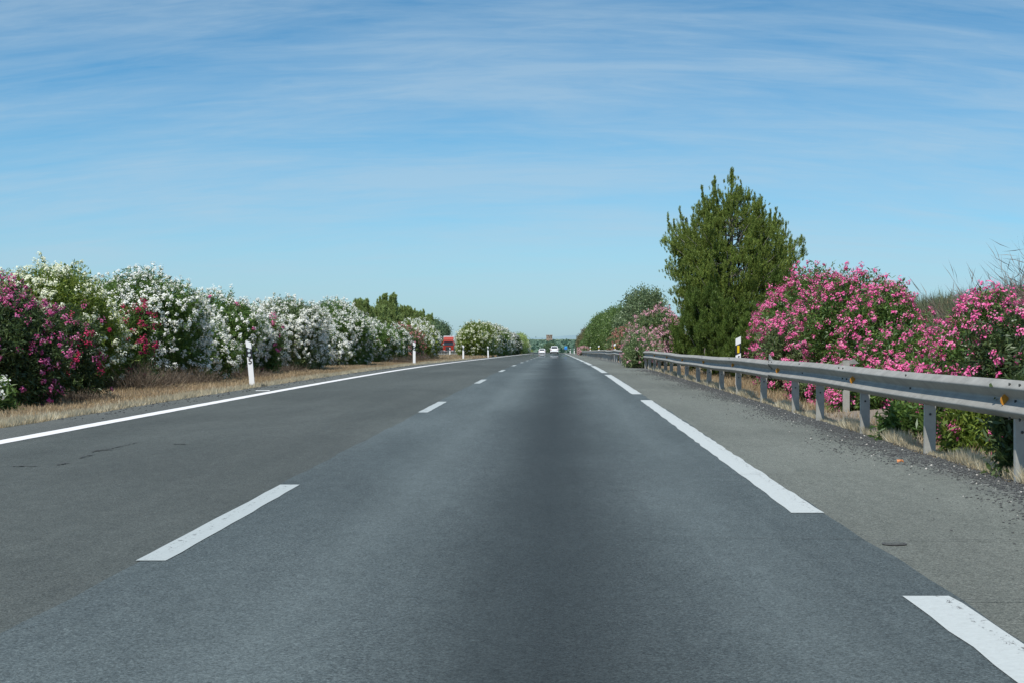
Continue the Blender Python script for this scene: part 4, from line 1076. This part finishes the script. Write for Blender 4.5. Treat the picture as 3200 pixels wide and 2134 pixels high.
# ------------------------------------------------------------------ vehicles
def loft(bm, rings, close_ends=True):
    rr = [[bm.verts.new(p) for p in r] for r in rings]; n = len(rr[0])
    for a, b in zip(rr, rr[1:]):
        for k in range(n): bm.faces.new((a[k], a[(k + 1) % n], b[(k + 1) % n], b[k]))
    if close_ends: bm.faces.new(rr[0][::-1]); bm.faces.new(rr[-1])
    bmesh.ops.recalc_face_normals(bm, faces=bm.faces[:])
def car(name, label, X, Y, Lc, Wc, Hc, kind='suv'):
    """seen from behind: rear bumper at y=0, bonnet towards +y"""
    t = thing(name, label, 'car', (X, Y, zp(Y) + .012), 0, 'white cars driving ahead')
    hw = Wc / 2
    belt = Hc * .60
    st = [(0.00, .42, belt * .92, .93), (.10, .30, belt, .985), (.9, .26, belt + .02, 1.0), (Lc * .5, .24, belt, 1.0), (Lc * .78, .25, belt * .96, .98), (Lc * .95, .28, belt * .82, .92), (Lc, .36, belt * .66, .84)]
    rings = []
    for y, zb, zt, w in st:
        ww = hw * w
        rings.append([(-ww * .93, y, zb), (-ww, y, zb + .10), (-ww, y, zb + (zt - zb) * .6), (-ww * .95, y, zt), (ww * .95, y, zt), (ww, y, zb + (zt - zb) * .6), (ww, y, zb + .10), (ww * .93, y, zb)])
    bm = bmesh.new(); loft(bm, rings); mobj('body', bm_mesh('body', bm, False), M['carwhite'], t)
    slope = .42 if kind == 'suv' else .75
    def cab(y, z, w): return [(-w * hw, y, z), (w * hw, y, z)]
    rf = [(.12, belt - .02, .93), (slope, Hc - .05, .72), (slope + .45, Hc, .74), (Lc * .50, Hc - .02, .74), (Lc * .72, belt - .02, .90)]
    bm = bmesh.new(); L_ = [bm.verts.new((-w * hw, y, z)) for y, z, w in rf]; R_ = [bm.verts.new((w * hw, y, z)) for y, z, w in rf]
    for k in range(4): bm.faces.new((L_[k], R_[k], R_[k + 1], L_[k + 1]))
    bm.faces.new(L_); bm.faces.new(R_[::-1]); bm.faces.new((L_[0], L_[4], R_[4], R_[0]))
    bmesh.ops.recalc_face_normals(bm, faces=bm.faces[:]); bmesh.ops.bevel(bm, geom=bm.edges[:], offset=.03, segments=2, affect='EDGES')
    mobj('roof', bm_mesh('roof', bm, False), M['carwhite'], t)
    # rear window, side windows, windscreen: panes just proud of the cabin
    def pane(nm, q):
        bm = bmesh.new(); vs = [bm.verts.new(p) for p in q]; bm.faces.new(vs); mobj(nm, bm_mesh(nm, bm), M['glass'], t)
    def rp(f, wf):  # point on the tail slope
        y = .12 + (slope - .12) * f - .012; z = (belt - .02) + (Hc - .05 - belt + .02) * f + .012; w = (.93 + (.72 - .93) * f) * hw * wf
        return y, z, w
    y0, z0, w0 = rp(.20, .86); y1, z1, w1 = rp(.86, .86)
    pane('rear_window', [(-w0, y0, z0), (w0, y0, z0), (w1, y1, z1), (-w1, y1, z1)])
    for s in (-1, 1):
        pane('side_window', [(s * hw * .915, .55, belt + .05), (s * hw * .915, Lc * .66, belt + .05), (s * hw * .765, Lc * .50, Hc - .10), (s * hw * .765, slope + .35, Hc - .10)])
    pane('windscreen', [(-hw * .80, Lc * .705, belt + .05), (hw * .80, Lc * .705, belt + .05), (hw * .68, Lc * .52, Hc - .07), (-hw * .68, Lc * .52, Hc - .07)])
    for s in (-1, 1):
        bm = bmesh.new(); box(bm, s * hw * .77, .02, belt * .86, hw * .40, .06, .13, .015); mobj('tail_light', bm_mesh('tail_light', bm), M['taillight'], t)
        bm = bmesh.new(); box(bm, s * (hw + .08), Lc * .60, belt + .10, .18, .10, .14, .03); mobj('mirror', bm_mesh('mirror', bm), M['carwhite'], t)
    bm = bmesh.new(); box(bm, 0, .02, .36, Wc * .86, .10, .20, .03); mobj('bumper', bm_mesh('bumper', bm), M['bumper'], t)
    bm = bmesh.new(); box(bm, 0, -.012, .62, .50, .015, .11); mobj('number_plate', bm_mesh('number_plate', bm), M['pwhite'], t)
    for s in (-1, 1):
        for yy in (.75, Lc - .85):
            w_ = thing('wheel', None, None, (0, 0, 0)); w_.parent = t; w_.location = (s * (hw - .13), yy, .33)
            bm = bmesh.new(); bmesh.ops.create_cone(bm, cap_ends=True, segments=22, radius1=.33, radius2=.33, depth=.23, matrix=Matrix.Rotation(math.pi / 2, 4, 'Y')); mobj('tyre', bm_mesh('tyre', bm), M['tyre'], w_)
            bm = bmesh.new(); bmesh.ops.create_cone(bm, cap_ends=True, segments=16, radius1=.21, radius2=.19, depth=.25, matrix=Matrix.Rotation(math.pi / 2, 4, 'Y')); mobj('rim', bm_mesh('rim', bm), M['rim'], w_)
    bm = bmesh.new(); box(bm, 0, Lc * .5, .28, Wc * .8, Lc * .9, .12); mobj('underbody', bm_mesh('underbody', bm), M['bumper'], t)
car('white_suv', 'larger white car with wide rear window in the right lane ahead', -.76, 380, 4.5, 1.83, 1.66)
car('white_hatchback', 'smaller white car farther ahead in the left lane', -4.15, 445, 4.3, 1.80, 1.50, 'hatch')

# lorry, coming the other way
lx = (1401 - 1743) * 390 / 5300
lo = thing('red_lorry', 'red lorry with pale trailer coming on the far carriageway', 'lorry', (lx, 390, zp(390)), 0)
bm = bmesh.new()
def sec(z, w, y): return [(-w, y, z), (w, y, z), (w, 2.2, z), (-w, 2.2, z)]
rings = [sec(.55, 1.22, .05), sec(1.0, 1.25, 0), sec(1.9, 1.25, 0.02), sec(2.75, 1.20, .22), sec(3.05, 1.17, .30)]
rr = [[bm.verts.new(p) for p in r] for r in rings]
for a, b in zip(rr, rr[1:]):
    for k in range(4): bm.faces.new((a[k], a[(k + 1) % 4], b[(k + 1) % 4], b[k]))
bm.faces.new(rr[0][::-1]); bm.faces.new(rr[-1]); bmesh.ops.recalc_face_normals(bm, faces=bm.faces[:])
bmesh.ops.bevel(bm, geom=bm.edges[:], offset=.07, segments=3, affect='EDGES')
mobj('cab', bm_mesh('cab', bm, False), M['redcab'], lo)
bm = bmesh.new(); vs = []
pr = [(.32, 3.06), (.95, 3.72), (2.1, 3.78), (2.1, 3.06)]
a = [bm.verts.new((-1.12, y, z)) for y, z in pr]; b = [bm.verts.new((1.12, y, z)) for y, z in pr]
bm.faces.new(a); bm.faces.new(b[::-1])
for k in range(4): bm.faces.new((a[k], b[k], b[(k + 1) % 4], a[(k + 1) % 4]))
bmesh.ops.recalc_face_normals(bm, faces=bm.faces[:]); bmesh.ops.bevel(bm, geom=bm.edges[:], offset=.08, segments=3, affect='EDGES')
mobj('roof_deflector', bm_mesh('roof_deflector', bm), M['redcab'], lo)
bm = bmesh.new(); vs = [bm.verts.new(p) for p in [(-1.12, -.01, 1.86), (1.12, -.01, 1.86), (1.08, .185, 2.66), (-1.08, .185, 2.66)]]; bm.faces.new(vs)
mobj('windscreen', bm_mesh('windscreen', bm), M['glass'], lo)
bm = bmesh.new(); box(bm, 0, -.02, 1.15, 1.25, .06, .85, .03)
gri = mobj('grille', bm_mesh('grille', bm), M['bumper'], lo)
bm = bmesh.new()
for k in range(4): box(bm, 0, -.06, .85 + .19 * k, 1.15, .03, .04)
mobj('grille_bars', bm_mesh('grille_bars', bm), M['crack'], gri)
bm = bmesh.new(); box(bm, 0, -.02, .50, 2.44, .16, .36, .04); mobj('bumper', bm_mesh('bumper', bm), M['redcab'], lo)
for s in (-1, 1):
    bm = bmesh.new(); box(bm, s * .92, -.11, .62, .42, .06, .22, .03); mobj('headlight', bm_mesh('headlight', bm), M['headlight'], lo)
    bm = bmesh.new(); box(bm, s * 1.45, .25, 2.20, .22, .16, .75, .05); mobj('mirror', bm_mesh('mirror', bm), M['redcab'], lo)
    for yy in (1.4, 5.2, 10.5, 11.8, 13.1):
        bm = bmesh.new(); bmesh.ops.create_cone(bm, cap_ends=True, segments=22, radius1=.5, radius2=.5, depth=.32, matrix=Matrix.Translation((s * 1.06, yy, .5)) @ Matrix.Rotation(math.pi / 2, 4, 'Y')); mobj('wheel', bm_mesh('wheel', bm), M['tyre'], lo)
bm = bmesh.new(); box(bm, 0, 9.2, 2.6, 2.55, 13.4, 2.75, .04); mobj('trailer', bm_mesh('trailer', bm), M['trailer'], lo)
bm = bmesh.new(); box(bm, 0, 8.0, .95, 1.0, 13.6, .3); mobj('chassis', bm_mesh('chassis', bm), M['bumper'], lo)
bm = bmesh.new(); box(bm, 0, .12, 2.72, 1.9, .30, .06, .02); mobj('sun_visor', bm_mesh('sun_visor', bm), M['glass'], lo)

# concrete gutter behind the near rail
gt = thing('concrete_gutter', 'cracked concrete drainage gutter behind the near guardrail posts', 'gutter', (4.75, 24.5, -.02))
bm = bmesh.new(); box(bm, 0, 0, .02, 1.5, 3.4, .10, .02, Matrix.Rotation(rad(-5), 4, 'Y')); mobj('slab', bm_mesh('slab', bm), M['concrete'], gt)
bm = bmesh.new(); box(bm, .72, 0, .11, .12, 3.4, .16, .02); mobj('lip', bm_mesh('lip', bm), M['concrete'], gt)

# ------------------------------------------------------------------ sky, sun, camera
sd = Vector((-.25, -.43, .868)).normalized()      # towards the sun
elev = math.asin(sd.z); azim = math.atan2(sd.x, sd.y)
w = bpy.data.worlds.new("World"); sc.world = w; w.use_nodes = True
nt = w.node_tree; nt.nodes.clear()
class WN(NT):
    def __init__(s, t): s.t = t
n = WN(nt)
sky = n.n('ShaderNodeTexSky'); sky.sky_type = 'NISHITA'; sky.sun_disc = False
sky.sun_elevation = elev; sky.sun_rotation = azim; sky.altitude = 50; sky.air_density = 1.0; sky.dust_density = .35; sky.ozone_density = 2.2
gen = n.coords('Generated')
X_, Y_, Z_ = n.sep(gen)
zc = n.math('MAXIMUM', Z_, .0)
den = n.math('ADD', zc, .42)
cx = n.math('DIVIDE', X_, den); cy = n.math('DIVIDE', Y_, den)
cv = n.n('ShaderNodeCombineXYZ'); n.l(cx, cv.inputs[0]); n.l(cy, cv.inputs[1])
wisp = n.noise(n.mapping(cv.outputs[0], (1.9, 10.5, 1), (0, 0, rad(-16)), (3.1, 1.7, 0)), 1.3, 8, .60, .8)
wisp2 = n.noise(n.mapping(cv.outputs[0], (4.2, 24, 1), (0, 0, rad(18)), (7.7, 2.2, 0)), 1.5, 8, .68, 1.1)
big = n.noise(n.mapping(cv.outputs[0], (1.5, 5.5, 1), (0, 0, rad(24)), (1.4, 5.2, 0)), 1.2, 4, .5, .4)
c = n.math('ADD', n.math('MULTIPLY', wisp, .50), n.math('MULTIPLY', wisp2, .25))
c = n.math('ADD', c, n.math('MULTIPLY', big, .40))
mask = n.ramp(c, [(.42, 0.0), (.56, .50), (.68, 1.0)])
fade = n.ramp(Z_, [(.0, .10), (.02, .45), (.06, 1.0)])
fac = n.math('MULTIPLY', n.math('MULTIPLY', mask, fade), .50)
hz = n.ramp(Z_, [(.0, (.64, .97, 1.40)), (.05, (.60, .97, 1.31)), (.11, (.49, .91, 1.18)), (.19, (.36, .77, 1.0))])
tint = n.mix(1.0, sky.outputs[0], hz, 'MULTIPLY')
colr = n.mix(fac, tint, (4.7, 6.2, 7.4))
bg = n.n('ShaderNodeBackground'); n.l(colr, bg.inputs[0]); bg.inputs[1].default_value = .10
wo = n.n('ShaderNodeOutputWorld'); n.l(bg.outputs[0], wo.inputs[0])

sl = bpy.data.lights.new('sun', 'SUN'); sl.energy = 4.9; sl.angle = rad(.5); sl.color = (1, .955, .89)
so = bpy.data.objects.new('sun', sl); link(so); so.rotation_euler = sd.to_track_quat('Z', 'Y').to_euler()

cd = bpy.data.cameras.new('camera'); co = bpy.data.objects.new('camera', cd); link(co)
co.location = (0, 0, 1.153); co.rotation_euler = (rad(90), 0, 0)
cd.sensor_width = 36; cd.lens = 36 * 5300 / 3200; cd.shift_x = -143 / 3200; cd.shift_y = -12 / 3200
cd.clip_end = 20000; cd.clip_start = .1
sc.camera = co
sc.view_settings.view_transform = 'Standard'; sc.view_settings.look = 'None'; sc.view_settings.exposure = 0
